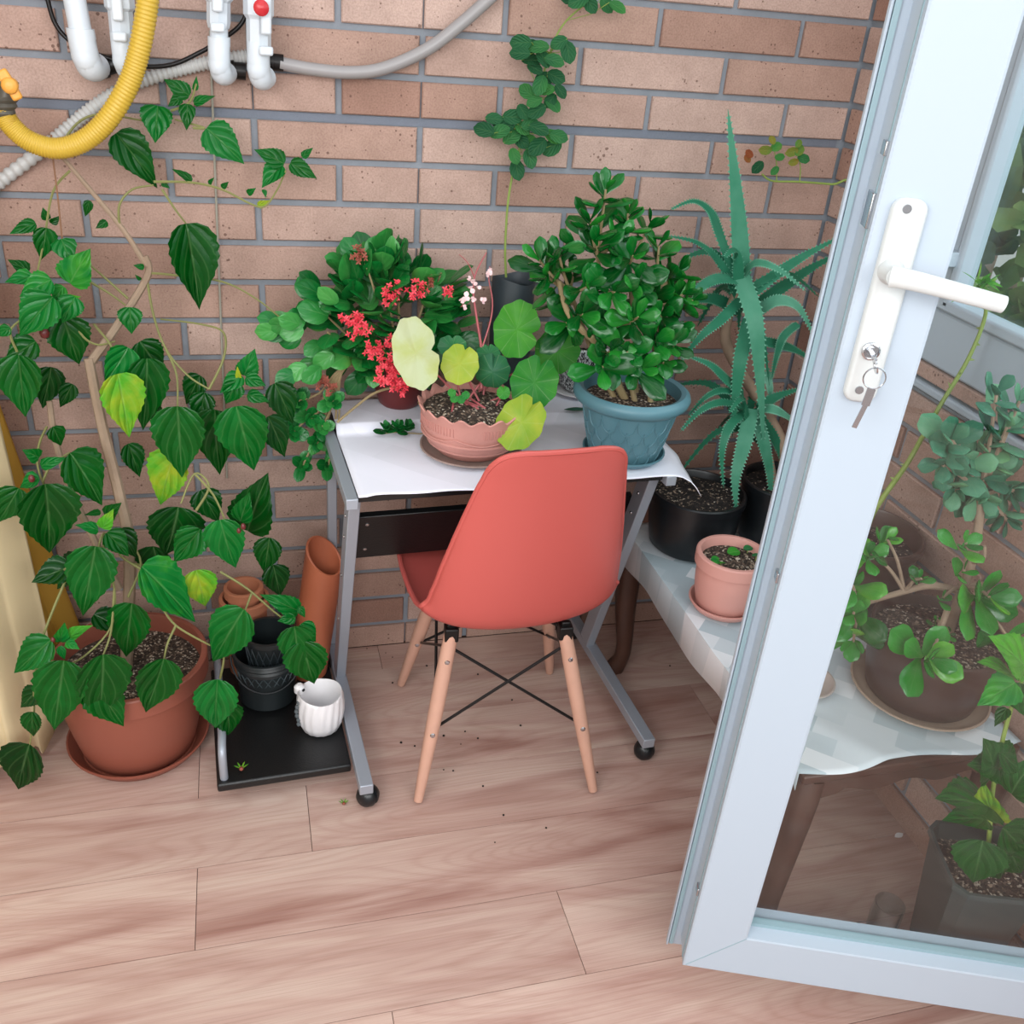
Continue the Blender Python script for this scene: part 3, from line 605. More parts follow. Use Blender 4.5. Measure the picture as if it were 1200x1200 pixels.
def crown(name, pos, R, N, m, parent, lsize, shape, wid, thick, bias=.4, nofn=None, tint=(.2, .8), inner=.45):
    mb = MB(); k = 0; g = 0
    while k < N and g < N*30:
        g += 1; d = rv(); 
        if d.length > 1 or d.length < .05: continue
        d.normalize(); p = V(pos)+V((d.x*R[0], d.y*R[1], d.z*R[2]))*random.uniform(inner, .95)
        if nofn and not nofn(p): continue
        dd = (d+V((0, -.2, bias))+rv(.55)).normalized(); L = random.uniform(*lsize); up = (V((0, -.35, 1))+rv(.5)+d*.6).normalized()
        leaf(mb, p, p+dd*L, up, wid, shape, fold=.12, curl=random.uniform(-.05, .2), tint=random.uniform(*tint), ny=7, thick=thick); k += 1
    return mb
def rosette(mb, p, ax, n, L, wid, thick, shape=OBO, tint=(.2, .75), splay=(35, 80), curl=.08, ny=7):
    ax = V(ax).normalized(); a = ax.orthogonal().normalized(); b = ax.cross(a); t0 = random.random()*6
    for k in range(n):
        az = t0+(k % 2)*math.pi+(k//2)*math.pi/2+random.uniform(-.25, .25); f = k/max(1, n-1)
        el = math.radians(splay[0]+(splay[1]-splay[0])*f+random.uniform(-8, 8)); o = a*math.cos(az)+b*math.sin(az)
        d = ax*math.cos(el)+o*math.sin(el); LL = L*(.6+.5*f)*random.uniform(.85, 1.1); q = V(p)-ax*(f*L*.55)
        leaf(mb, q, q+d*LL, ax*math.sin(el)-o*math.cos(el)+rv(.12), wid*random.uniform(.9, 1.1), shape, fold=.1, curl=-curl, tint=random.uniform(*tint), ny=ny, thick=thick)

random.seed(21)
# --- large hibiscus
hc = V((-.505, -.285, 0))
saucer((hc.x, hc.y, 0.0005), .158, .035, M['terra'], 'large terracotta saucer on the floor under the big hibiscus pot')
hib = thing('hibiscus_plant', (hc.x, hc.y, .005), 'tall leafy hibiscus in a big terracotta pot in the left corner', 'potted plant')
pot_parts(hib, (hc.x, hc.y, .005), .125, .160, .25, M['terra'], rim=.05, rimw=.009, soil='soil_white', soild=.045)
def yv(v): return interp([(90, -.07), (250, -.10), (330, -.16), (450, -.24), (600, -.33), (700, -.38), (780, -.45), (830, -.475), (870, -.46), (930, -.43)], v)
st = MB()
def stem(mb, pts, r0, r1, n=8, sub=6):
    P = [px(u, v, y=y) for u, v, y in pts] if not isinstance(pts[0], V) else pts
    P = smoothpath(P, sub); mb.tube(P, [r0+(r1-r0)*i/(len(P)-1) for i in range(len(P))], n)
soilp = V((hc.x-.01, hc.y+.0, .21))
stem(st, [soilp, px(152, 650, y=-.275), px(140, 580, y=-.25), px(120, 500, y=-.215), px(104, 420, y=-.185)], .0135, .010)
stem(st, [(104, 428, -.187), (130, 392, -.16), (155, 355, -.14), (174, 320, -.12), (170, 300, -.115)], .0095, .0065)
stem(st, [(172, 312, -.118), (145, 270, -.11), (112, 230, -.1), (85, 198, -.09), (68, 178, -.09), (62, 165, -.09)], .006, .003)
stem(st, [(104, 425, -.187), (112, 465, -.2), (122, 505, -.21)], .006, .005)
stem(st, [(58, 470, -.20), (66, 520, -.22), (90, 590, -.26), (140, 690, -.285)], .006, .008)
thin = MB()
for pts in ([(82, 200, -.09), (62, 225, -.1), (52, 280, -.12), (44, 318, -.14)], [(68, 176, -.09), (90, 145, -.08), (118, 134, -.08), (165, 141, -.075)],
    [(140, 265, -.11), (140, 240, -.11), (155, 222, -.1), (180, 217, -.1)], [(180, 213, -.1), (225, 214, -.1), (260, 222, -.11), (292, 238, -.115), (310, 242, -.115), (325, 222, -.11), (335, 200, -.11)],
    [(190, 222, -.1), (205, 245, -.11), (218, 262, -.11)], [(175, 320, -.12), (200, 322, -.13), (260, 330, -.14), (300, 350, -.14), (328, 372, -.15)],
    [(172, 325, -.12), (180, 370, -.16), (195, 410, -.2), (220, 440, -.23), (245, 456, -.24)], [(195, 410, -.2), (207, 440, -.23), (208, 478, -.25)],
    [(245, 456, -.24), (262, 420, -.22), (262, 390, -.17), (235, 380, -.15), (188, 374, -.13)], [(110, 380, -.16), (130, 405, -.19), (135, 425, -.2)],
    [(150, 350, -.14), (128, 330, -.13), (105, 310, -.13)], [(55, 500, -.21), (46, 520, -.24), (44, 545, -.28), (52, 570, -.31)],
    [(50, 565, -.31), (60, 545, -.29), (82, 530, -.28)], [(230, 598, -.33), (245, 570, -.32), (228, 555, -.31), (212, 590, -.33)], [(228, 555, -.31), (250, 580, -.33), (265, 612, -.35)],
    [(150, 660, -.28), (185, 665, -.33), (210, 672, -.36)], [(122, 628, -.33), (122, 660, -.36), (134, 690, -.38), (130, 735, -.4), (100, 768, -.43), (74, 782, -.44)], [(134, 690, -.38), (130, 740, -.41), (120, 770, -.44)],
    [(115, 645, -.35), (122, 625, -.33), (140, 640, -.28)], [(165, 667, -.35), (140, 650, -.32), (150, 640, -.28)], [(190, 712, -.4), (206, 733, -.42), (238, 752, -.43), (260, 762, -.42)], [(206, 733, -.42), (196, 755, -.45), (192, 775, -.455)],
    [(258, 670, -.36), (290, 690, -.38), (328, 722, -.4), (345, 728, -.4)], [(295, 695, -.38), (287, 716, -.41)], [(82, 668, -.36), (60, 720, -.4), (48, 755, -.43), (40, 800, -.45), (40, 835, -.45), (35, 872, -.445)], [(75, 668, -.36), (100, 655, -.33), (140, 660, -.29)],
    [(150, 700, -.37), (165, 660, -.31), (150, 630, -.28)], [(258, 795, -.43), (262, 775, -.43), (262, 760, -.42)], [(226, 150, -.08), (240, 150, -.08), (205, 140, -.075)], [(82, 370, -.17), (98, 395, -.18), (115, 404, -.18), (135, 400, -.17)],
    [(20, 412, -.2), (12, 388, -.2), (30, 370, -.18), (55, 345, -.15)], [(200, 130, -.075), (222, 120, -.075), (230, 98, -.075)], [(105, 330, -.14), (130, 345, -.14), (150, 360, -.14)], [(165, 141, -.075), (195, 130, -.075)]):
    thin = MB(); stem(thin, pts, .0028, .0018, 6, 5); thin.build('twig', M['twig'], hib)
# (base u,v, tip u,v, width ratio, tint with shaded and older leaves darker, depth offset)
HL = '''222,112,192,92,.75,.45,0;185,124,181,167,1,.5,0;136,156,187,219,.7,.3,0;242,150,287,190,.85,.5,0;220,122,218,152,.75,.3,0;212,114,197,124,.8,.4,0;227,121,252,112,.5,.4,0;228,106,231,90,.5,.5,0
218,262,238,365,.66,.15,-.02;333,192,299,174,.75,.45,0;330,194,305,217,.9,.5,0;340,191,372,209,.7,.4,0;354,184,367,173,.6,.5,0;290,227,299,221,.6,.5,0;309,222,312,231,.7,.5,0;302,241,317,235,.6,.9,0;225,212,202,197,.5,.35,0;190,213,199,221,.8,.4,0;260,220,268,213,.7,.4,0;245,216,250,208,.6,.4,0
42,262,10,273,.6,.4,0;55,258,50,243,.8,.3,0;60,262,70,254,.8,.3,0;54,267,49,307,.75,.4,0;72,280,83,309,1.1,.45,0;105,235,99,255,.6,.3,0;125,259,112,268,.8,.4,0;169,313,156,311,.7,.4,0;152,360,154,392,1,.5,0;165,328,158,322,.6,.4,0
82,332,104,292,.95,.6,-.02;38,324,5,330,.75,.55,0;60,328,22,347,.9,.55,-.02;62,348,20,394,.85,.5,-.04;88,348,72,379,.95,.55,-.03;34,318,10,304,.8,.3,.04;74,372,93,430,.95,.2,.03;75,336,60,354,.9,.6,0;12,384,-6,394,.8,.5,0;22,416,28,491,.75,.4,-.04;42,400,4,424,.9,.35,.02;70,360,90,345,.8,.7,-.02
150,407,124,452,.85,.5,-.02;138,438,153,514,.72,.82,-.03;172,420,172,509,.62,.3,0;164,400,192,440,.9,.2,.04;208,476,213,561,.74,.4,-.03;277,476,298,559,.74,.42,-.03;240,460,232,500,.8,.2,.05;252,480,254,560,.7,.2,.05;322,449,346,499,.75,.15,.03;314,488,337,537,.75,.15,.04
286,440,299,410,.85,.6,0;283,440,257,459,.8,.6,-.01;288,442,312,452,.8,.55,-.01;278,448,264,475,.9,.5,-.01;290,462,316,470,.7,.5,0;280,444,278,430,.5,.95,-.02
206,530,180,596,.75,.85,.03;82,531,124,592,.85,.3,-.01;53,567,63,657,.76,.2,-.03;22,572,-4,616,.8,.35,-.02;46,536,28,528,1,.5,-.02;46,560,21,571,.9,.55,-.02;48,546,76,536,.55,.6,-.02;82,664,36,682,.9,.1,.02
112,640,96,725,.66,.42,-.02;125,624,152,652,.85,.35,0;115,621,90,614,.65,.55,-.01;120,619,131,600,.7,.8,-.01;125,606,139,590,.8,.3,0;118,600,99,603,.5,.3,.02;209,594,196,657,1.05,.12,.03;236,574,256,614,.9,.1,.04;235,620,203,660,.8,.45,-.01;258,609,275,674,.72,.5,-.02;282,611,291,578,.75,.45,0;290,622,309,558,.8,.12,.03;316,630,309,675,.75,.15,.04;320,662,330,702,.8,.1,.05
166,664,234,728,.68,.55,-.03;230,668,242,716,.8,.85,.02;286,714,241,784,.66,.42,-.03;350,716,309,697,.55,.45,-.01;350,711,358,724,.7,.45,-.01;346,723,325,728,.8,.5,-.01;345,734,351,784,.8,.45,-.02;354,730,372,754,.75,.5,-.01;354,752,368,808,.85,.3,.0;155,707,144,777,.66,.35,.02;121,767,119,850,.68,.35,-.02;192,772,171,840,.68,.3,-.01;60,750,13,790,.75,.4,-.02;75,774,62,860,.66,.35,-.02;108,798,146,853,.7,.3,.0;45,808,22,830,.9,.08,.02;35,872,16,930,.85,.06,0;38,834,36,868,.7,.2,0;255,796,250,864,.72,.5,-.02;266,826,272,870,.7,.35,0
70,752,76,730,.7,.65,-.02;80,748,103,732,.6,.65,-.02;78,752,92,760,.8,.6,-.02;70,757,76,774,.6,.5,-.02;100,655,60,690,.8,.1,.08;180,640,190,690,.9,.1,.08;150,520,165,560,.7,.15,.08;60,430,50,480,.7,.12,.08;85,450,70,478,.7,.2,.06;62,500,74,524,.9,.3,.03;140,620,160,655,.8,.1,.06;235,440,215,475,.8,.15,.06;170,465,190,500,.7,.2,.05;110,720,150,740,.8,.1,.06'''
lv = MB()
for row in HL.replace('\n', ';').split(';'):
    u0, v0, u1, v1, wd, tn, dy = map(float, row.split(','))
    y = yv((v0+v1)/2)+dy; y = min(y, -.045); b = px(u0, v0, y=y); t = px(u1, v1, y=y-random.uniform(0, .02))
    Lg = (t-b).length
    n = ((CAM-b).normalized()+V((0, 0, .25))+rv(.38)).normalized()
    if Lg < .04: n = ((CAM-b).normalized()+rv(.5)).normalized()
    leaf(lv, b, t, n, wd*.9, HIB, fold=random.uniform(.14, .42), curl=random.uniform(.02, .26), tint=tn+random.uniform(-.06, .06), serr=.042, ny=18 if Lg > .05 else 8, wave=random.uniform(.004, .014))
st.build('trunk', M['bark'], hib); lv.build('leaves', M['hib'], hib)
for u, v, y, s_ in ((52, 390, -.2, .012), (37, 561, -.34, .008), (285, 617, -.4, .007), (280, 622, -.4, .006), (62, 750, -.46, .006)):
    bd = MB(); c = px(u, v, y=y); bd.lathe(c, [(0, -s_), (s_*.6, -s_*.7), (s_*.8, 0), (s_*.5, s_*.8), (0, s_*1.1)], 10); tag(bd.build('bud', M['darkred'], hib), 'dark red flower bud')

# ------------------------------------------------------------ things on the tray beside the desk
TRZ = .0665
def lattice_basket(c, rb, rt, h):
    b = thing('plastic_bucket', c, 'dark green-black lattice bucket with a wire handle on the desk side tray', 'bucket'); c = V(c)
    mb = MB(); mb.lathe(c, [(0, 0), (rb-.004, 0), (rb, .004), (rb+(rt-rb)*.7, h*.72), (rb+(rt-rb)*.7+.004, h*.74), (rt-.002, h*.80), (rt+.003, h*.82), (rt, h*.86), (rt+.004, h*.90), (rt+.001, h*.94), (rt+.006, h-.004), (rt+.004, h), (rt-.002, h), (rt-.004, h-.01), (rb+.01, .01), (0, .006)], 48)
    mb.build('body', M['black_mesh'], b)
    mb = MB()
    for s_ in (1, -1):
        for k in range(22):
            pts = []
            for i in range(7):
                f = i/6; a = 2*math.pi*k/22+s_*f*.85; z = .008+f*h*.68; r = rb+(rt-rb)*.7*z/(h*.72)+.0015; pts.append(c+V((r*math.cos(a), r*math.sin(a), z)))
            mb.tube(pts, .0014, 4)
    mb.build('lattice', mat('lattice_grey', (62, 72, 76), .4), b)
    mb = MB(); pts = []
    for k in range(17):
        a = math.pi*k/16; pts.append(c+V(((rt+.008)*math.cos(a), -(rt+.012)*math.sin(a)*.98-.0, h*.9-.055*math.sin(a))))
    mb.tube(pts, .0022, 6); mb.build('handle', M['black_plastic'], b); return b
bc = px(316, 835, z=TRZ); lattice_basket((bc.x, bc.y+.062, TRZ), .058, .074, .145)
b2 = thing('mesh_planter', (bc.x+.008, bc.y+.066, TRZ+.012), 'black mesh pot nested inside the lattice bucket', 'pot')
mb = MB(); c = V(b2.location); mb.lathe(c, [(0, 0), (.040, 0), (.056, .165), (.060, .167), (.060, .18), (.053, .18), (.036, .01), (0, .006)], 40); mb.build('body', M['black_mesh'], b2)
mb = MB()
for s_ in (1, -1):
    for k in range(20):
        mb.tube([c+V(((.042+.015*f)*math.cos(2*math.pi*k/20+s_*f*.8), (.042+.015*f)*math.sin(2*math.pi*k/20+s_*f*.8), .01+.15*f)) for f in [i/6 for i in range(7)]], .0013, 4)
mb.build('lattice', mat('lattice_dark', (50, 58, 62), .4), b2)
def small_terra(c, rb, rt, h, label):
    o = thing('terracotta_pot', c, label, 'flower pot', 'small clay pots nested at the back of the desk tray')
    c = V(c); mb = MB(); mb.lathe(c, [(0, 0), (rb, 0), (rt-.003, h-.025), (rt+.004, h-.024), (rt+.004, h-.003), (rt+.001, h), (rt-.005, h), (rt-.007, h-.004), (rb-.006, .008), (0, .008)], 36); mb.build('body', M['terra_raw'], o)
q = px(286, 700, y=-.13); qz = TRZ
small_terra((q.x, -.125, qz), .046, .056, q.z-qz-.0, 'outer clay pot of the nested pair behind the bucket, mostly hidden')
small_terra((q.x, -.125, qz+.075), .034, .043, q.z-qz-.045, 'small pale clay pot nested in a wider one behind the bucket')
# slanted clay vase
vs = thing('clay_vase', tuple(px(368, 740, y=-.11)), 'tall orange clay vase with a slanted open mouth by the left desk post', 'vase')
c = V((-.103, -.165, TRZ)); hh = px(372, 655, y=-.175).z-TRZ
vs.location = c; mb = MB()
def slant(i, a, r, z): return r, (z+(.024*math.sin(a)-.026*math.cos(a) if i in (3, 4, 5) else 0))
mb.lathe(c, [(0, 0), (.045, 0), (.047, hh*.5), (.046, hh), (.043, hh+.002), (.040, hh), (.036, .05), (0, .04)], 40, fn=slant, ax=(V((1, 0, 0)), V((0, 1, 0)), V((.13, .02, .99)).normalized())); mb.build('body', mat('orange_clay', (178, 100, 70), .5, var=.08), vs)
# white ribbed planter
wc = px(378, 866, z=TRZ); wc = V((wc.x, wc.y+.045, TRZ)); wp = thing('ceramic_planter', tuple(wc), 'small white rippled ceramic planter at the front of the side tray', 'planter')
def rip(i, a, r, z):
    k = .0016*math.sin(a*17+4*math.sin(z*70))*(1 if i < 7 else 0)*min(1, z/.02); return r+k, z+(.003*math.sin(a*2+1) if i > 7 else 0)
mb = MB(); mb.lathe(wc, [(0, 0), (.036, 0), (.044, .006), (.051, .027), (.054, .054), (.054, .076), (.052, .095), (.051, .102), (.049, .104), (.047, .102), (.0475, .076), (.043, .015), (0, .010)], 78, fn=rip); mb.build('body', M['white_ceramic'], wp, smooth=70)
mb = MB(); a_ = math.radians(150); lg_ = wc+V((.052*math.cos(a_), .052*math.sin(a_), .102)); mb.tube([lg_+V((0, 0, -.012)), lg_+V((0, 0, .002)), lg_+V((0, 0, .009))], [.013, .013, .006], 14); mb.build('lug', M['white_ceramic'], wp)
mb = MB()
mb.lathe(lg_+V((.008, -.012, .0)), [(0, .0012), (.004, .001), (.0042, 0)], 12, ax=(V((.8, .5, 0)), UZ, V((.3, -.95, .1)).normalized())); mb.build('hang_hole', M['black_plastic'], wp)
mb = MB()
for k in range(6):
    bq = wc+V((-.050-.006*abs(math.sin(k*.7)), -.012-.002*k, .088-.011*k)); mb.lathe(bq, [(0, -.0055), (.004, -.004), (.0055, 0), (.004, .004), (0, .0055)], 10)
o = mb.build('bead_chain', mat('smoky_beads', (90, 96, 100), .12), wp); tag(o, 'smoky glass beads')
def bud(c, s_, label):
    c = V(c); o = thing('fallen_bud', tuple(c), label, 'flower bud'); mb = MB(); mb.lathe(c+UZ*s_*.5, [(0, -s_*.5), (s_*.4, -s_*.3), (s_*.5, 0), (s_*.3, s_*.5), (0, s_*.6)], 10, ax=(V((1, 0, 0)), V((0, .5, .85)), V((0, -.85, .5)))); mb.build('head', M['oldflower'], o)
    mb = MB()
    for k in range(6):
        a = k*1.05; d = V((math.cos(a)*.8, math.sin(a)*.5+.3, .5)).normalized(); leaf(mb, c+UZ*s_*.4, c+UZ*s_*.4+d*s_*1.7, UZ, .22, OVL, ny=3, tint=.85)
    mb.build('sepals', M['hib'], o)
b_ = px(283, 903, z=TRZ+.0005); bud(b_, .011, 'dried hibiscus bud lying on the black side tray')
b_ = px(403, 943, z=.0005); bud(b_, .008, 'green fallen bud on the floor by the left front caster')

random.seed(5)
# ------------------------------------------------------------ things on the desk
DZ = TZ+.0035; RZ = TZ+.0235
# begonia bowl
bw = V((.252, -.295, DZ)); saucer(bw, .112, .012, M['saucer_old'], 'dusty round saucer under the scalloped clay bowl on the desk')
beg = thing('begonia_bowl', (bw.x, bw.y, DZ+.005), 'begonia with yellowing round leaves in a scalloped pink clay bowl', 'potted plant')
b0 = V(beg.location); mb = MB()
def scal(i, a, r, z):
    if i in (7, 8, 9): return r+.003*math.sin(a*18), z+.006*math.sin(a*18)
    return r, z
mb.lathe(b0, [(0, 0), (.074, 0), (.078, .003), (.096, .022), (.108, .045), (.112, .075), (.113, .092), (.118, .104), (.116, .107), (.109, .100), (.104, .07), (0, .06)], 144, fn=scal); bo = mb.build('bowl', M['bowl'], beg)
mb = MB(); mb.lathe(b0, [(.1085, .042), (.1115, .044), (.1115, .047), (.109, .049)], 72); mb.lathe(b0, [(.090, .0185), (.0975, .022), (.098, .025), (.096, .027)], 72)
for k in range(96):
    a = 2*math.pi*k/96
    if (k//8) % 3 != 2:
        d = V((math.cos(a), math.sin(a), 0)); mb.beam(b0+d*.1125+UZ*.068, b0+d*.1135+UZ*.086, .0016, .002, up=d)
for k in range(6):
    pts = []
    for i in range(13):
        a = 2*math.pi*(k+i/12)/6; pts.append(b0+V((math.cos(a)*.1115, math.sin(a)*.1115, .062-.010*math.sin(i/12*math.pi))))
    mb.tube(pts, .0016, 5)
mb.build('relief', M['bowl'], bo)
mb = MB(); rows = []
for i in range(8): rows.append([b0+V((.108*i/7*math.cos(a), .108*i/7*math.sin(a), .092+.014*(1-(i/7)**2)+random.uniform(-.003, .003))) for a in [2*math.pi*k/40 for k in range(40)]])
mb.grid(rows, closeu=True); mb.build('soil', M['soil_white'], beg)
lv = MB(); ps = MB()
def bleaf(u, v, y, hu, hv, rot, tint, nr=(0, 0, 0), frm=None, cup=.12):   # petiole point px; half sizes in px; rot of the lobe axis
    c = px(u, v, y=y); sc_m = (c-CAM).dot(CF)/FPX; n = ((CAM-c).normalized()+V(nr)).normalized(); r = (CR-n*CR.dot(n)).normalized(); t = n.cross(r)
    a = math.radians(rot); dv = (t*math.cos(a)+r*math.sin(a)); du = dv.cross(n)
    cc = c-dv*hv*sc_m*.25
    kidney(lv, cc, du*hu*sc_m, dv*hv*sc_m, n, tint, cup=cup)
    f = frm or V((b0.x+random.uniform(-.04, .04)+.3*(c.x-b0.x), max(b0.y-.05, min(b0.y+.075, c.y+.02)), b0.z+.1)); ps.tube(smoothpath([f, f.lerp(cc, .5)-n*.028, cc-n*.006], 5), .0024, 6)
bleaf(494, 413, -.33, 43, 27, 78, .97, (-.1, 0, .1), cup=.06)
bleaf(541, 421, -.31, 22, 24, 20, .72); bleaf(530, 403, -.28, 17, 14, 0, .12, (0, 0, .4))
bleaf(572, 412, -.27, 14, 12, 0, .12, (0, 0, .6)); bleaf(578, 431, -.31, 21, 21, 10, .08, (0, 0, -.2), cup=-.5)
bleaf(612, 388, -.25, 34, 27, 105, .42, (0, 0, .1)); bleaf(629, 441, -.31, 28, 32, 20, .32); bleaf(616, 488, -.40, 27, 35, 35, .68, (-.2, 0, 0), cup=.25)
bleaf(659, 408, -.23, 26, 27, 60, .36); bleaf(590, 458, -.34, 8, 8, 0, .35)
for u, v in ((533, 466), (541, 467), (530, 459), (545, 462)): bleaf(u, v, -.35, 5, 5, random.uniform(-60, 60), .3)
lv.build('leaves', M['beg'], beg); ps.build('petioles', M['pinkstem'], beg)
fs = MB(); stem(fs, [(564, 455, -.28), (564, 410, -.26), (559, 375, -.25), (555, 345, -.24), (557, 322, -.23), (570, 296, -.23)], .0035, .0012, 6); stem(fs, [(565, 408, -.26), (575, 375, -.25), (577, 352, -.245), (573, 328, -.24), (574, 312, -.24)], .002, .001, 6)
stem(fs, [(556, 325, -.23), (548, 308, -.23), (538, 298, -.23)], .0012, .0008, 5); stem(fs, [(557, 352, -.24), (548, 350, -.24), (540, 360, -.24)], .0012, .0008, 5); fs.build('flower_stem', M['pinkstem'], beg)
fl_ = MB()
for u, v, s_ in ((546, 348, .012), (552, 338, .012), (556, 330, .010), (541, 352, .009), (546, 360, .009), (555, 351, .009), (567, 353, .010), (573, 322, .009), (575, 316, .008), (561, 335, .008), (549, 326, .008)):
    c = px(u, v, y=-.25)
    for k in range(3):
        d = (rv()+V((0, -.3, 0))).normalized(); leaf(fl_, c, c+d*s_, (CAM-c)+rv(.5), .9, RND, ny=4, tint=.5)
fl_.build('flowers', M['pink'], beg)
# kalanchoe
def kstem(pts, r0, r1, n=6):
    m_ = MB(); stem(m_, pts, r0, r1, n); m_.build('stem', M['succ_stem'], kal)
kp = V((.128, -.072, RZ)); kal = thing('kalanchoe_plant', tuple(kp), 'bushy kalanchoe with red flower clusters at the back left of the desk', 'potted plant')
pot_parts(kal, kp, .048, .062, .10, M['darkred'], rim=.018, rimw=.004, soil='soil_dark')
kc = px(455, 372, y=-.13); cut = lambda p: p.y < -.035 and p.z > RZ+.05
mb = crown('leaves', kc, (.175, .085, .155), 215, M['kal'], kal, (.045, .068), RND, .82, .10, .35, cut, (.1, .75))
kd = px(420, 395, y=-.15); 
for k in range(22):
    u, v = random.uniform(325, 400), random.uniform(345, 440); p = px(u, v, y=random.uniform(-.2, -.1)); d = (p-kc).normalized(); leaf(mb, p, p+(d+rv(.4)).normalized()*.05, (CAM-p)+rv(1), .8, RND, ny=7, tint=random.uniform(.25, .8), thick=.1)
for u, v, y in ((372, 520, -.14), (355, 545, -.14), (378, 500, -.15), (385, 545, -.14), (345, 505, -.14), (365, 490, -.14), (390, 470, -.15), (350, 470, -.14), (395, 520, -.13)):
    p = px(u, v, y=y-.04); rosette(mb, p, (random.uniform(-.4, .2), -.7, random.uniform(-.2, .5)), 8, .036, .75, .1, RND, (.15, .6)); kstem([kp+UZ*.09, px(405, 430, y=-.15), px(u*.5+200, v*.5+225, y=-.15), p], .0035, .002, 6)
for k in range(9):
    p = kc+V((random.uniform(-.14, .14), random.uniform(-.07, .02), random.uniform(-.05, .12))); kstem([kp+UZ*.07, kp.lerp(p, .6)+V((0, 0, .02)), p], .004, .002, 6)
kstem([px(470, 452, y=-.16), px(440, 460, y=-.17), px(415, 478, y=-.18), px(395, 495, y=-.19)], .003, .003, 6)
for u, v, r in ((423, 299, .0), (427, 330, 0), (430, 345, 0)): pass
kstem([px(440, 345, y=-.17), px(432, 320, y=-.17), px(425, 302, y=-.17)], .0025, .0015, 6)
mb.build('leaves', M['kal'], kal)
def flowers(mb, u, v, y, rpx, n, s_):
    c = px(u, v, y=y); R = rpx*(c-CAM).dot(CF)/FPX
    for k in range(n):
        d = rv().normalized(); p = c+V((d.x*R, -abs(d.y)*R*.6, d.z*R))*random.uniform(.3, 1); ax = (d*.6+V((0, -.6, .6))).normalized(); a = ax.orthogonal().normalized(); b = ax.cross(a)
        for j in range(4):
            o = a*math.cos(j*math.pi/2)+b*math.sin(j*math.pi/2); leaf(mb, p, p+(o+ax*.35).normalized()*s_, ax, .55, OVL, ny=2, tint=.5)
for u, v, r, n in ((461, 340, 13, 22), (456, 349, 9, 14), (489, 338, 14, 24), (421, 385, 16, 30), (418, 374, 9, 12), (404, 374, 8, 10), (440, 408, 15, 28), (455, 424, 19, 44), (466, 440, 18, 40), (452, 440, 14, 24), (470, 453, 13, 22), (463, 398, 11, 16), (478, 447, 9, 14), (524, 341, 7, 8)): mb = MB(); flowers(mb, u, v, -.215 if v < 370 else -.24, r, n, .0085); tag(mb.build('flower_cluster', M['redflower'], kal), 'coral red star-shaped flowers')
for u, v, r, n in ((423, 297, 12, 18), (378, 448, 10, 16), (388, 455, 9, 12), (374, 440, 7, 9), (503, 331, 6, 7)): mb = MB(); flowers(mb, u, v, -.19, r, n, .008); tag(mb.build('flower_cluster', M['oldflower'], kal), 'brown faded flower head')
# seedling bag with the rose vine
bg_ = px(597, 400, y=-.085); bgc = V((bg_.x, -.085, RZ)); top = px(597, 325, y=-.085).z
vine = thing('rose_vine', tuple(bgc), 'thin rose vine climbing the wall from a tall black grow bag', 'potted plant'); bh = top-RZ
mb = MB(); mb.lathe(bgc, [(0, 0), (.044, .0), (.047, .01), (.047, bh*.4), (.0495, bh*.42), (.0475, bh*.45), (.049, bh-.002), (.0485, bh), (.046, bh-.003), (.045, bh-.03)], 32, fn=lambda i, a, r, z: (r*(1+.035*math.sin(a*3+z*20)+.015*math.sin(a*7-z*45)), z+(.006*math.sin(a*2+.5) if i > 5 else 0))); mb.build('grow_bag', mat('slate_bag', (50, 58, 64), .5), vine)
mb = MB(); mb.lathe(bgc, [(.046, bh-.03), (.02, bh-.024), (0, bh-.02)], 24); mb.build('soil', M['soil_dark'], vine)
mb = MB(); V1 = [(593, 325, -.085), (592, 290, -.075), (595, 240, -.06), (600, 208, -.05), (606, 185, -.045), (614, 155, -.04), (628, 112, -.035), (645, 62, -.03), (652, 42, -.03), (664, 24, -.03), (682, 8, -.03), (705, -8, -.03)]
stem(mb, V1, .0028, .0018, 7); mb.build('stem', M['greenstem'], vine)
mb = MB(); pet = MB()
RL_ = ((610, 50), (620, 56), (631, 55), (655, 50), (666, 61), (650, 71), (623, 70), (609, 62), (637, 68), (627, 80), (638, 92), (652, 90), (640, 105), (657, 107), (617, 107), (626, 119), (648, 122), (613, 131), (629, 130), (601, 137), (621, 145), (579, 139), (567, 152), (586, 154), (600, 160), (612, 150), (632, 151), (611, 165), (648, 160), (647, 173), (630, 172), (603, 183), (621, 186), (606, 199), (618, 166), (645, 118), (633, 100), (678, 0), (692, 5), (711, 6), (724, 8), (667, -4), (655, 160), (590, 146))
for u, v in RL_:
    q = px(u, v, y=-.05-random.random()*.03); d = (CR*random.uniform(-1, 1)-CU*random.uniform(-.5, 1)).normalized(); L = random.uniform(.034, .048)
    leaf(mb, q-d*L/2, q+d*L/2, (CAM-q).normalized()+UZ*.4+rv(.4), .72, RND, tint=random.uniform(.1, .62), ny=8, serr=.03, fold=.15)
    k = min(V1[3:], key=lambda s_: abs(s_[1]-v-8)); pet.tube([px(*k[:2], y=k[2]), px((u+k[0])/2, (v+k[1])/2, y=-.05), q-d*L/2], .0008, 5)
mb.build('leaves', M['rose'], vine); pet.build('leaf_stalks', M['greenstem'], vine)
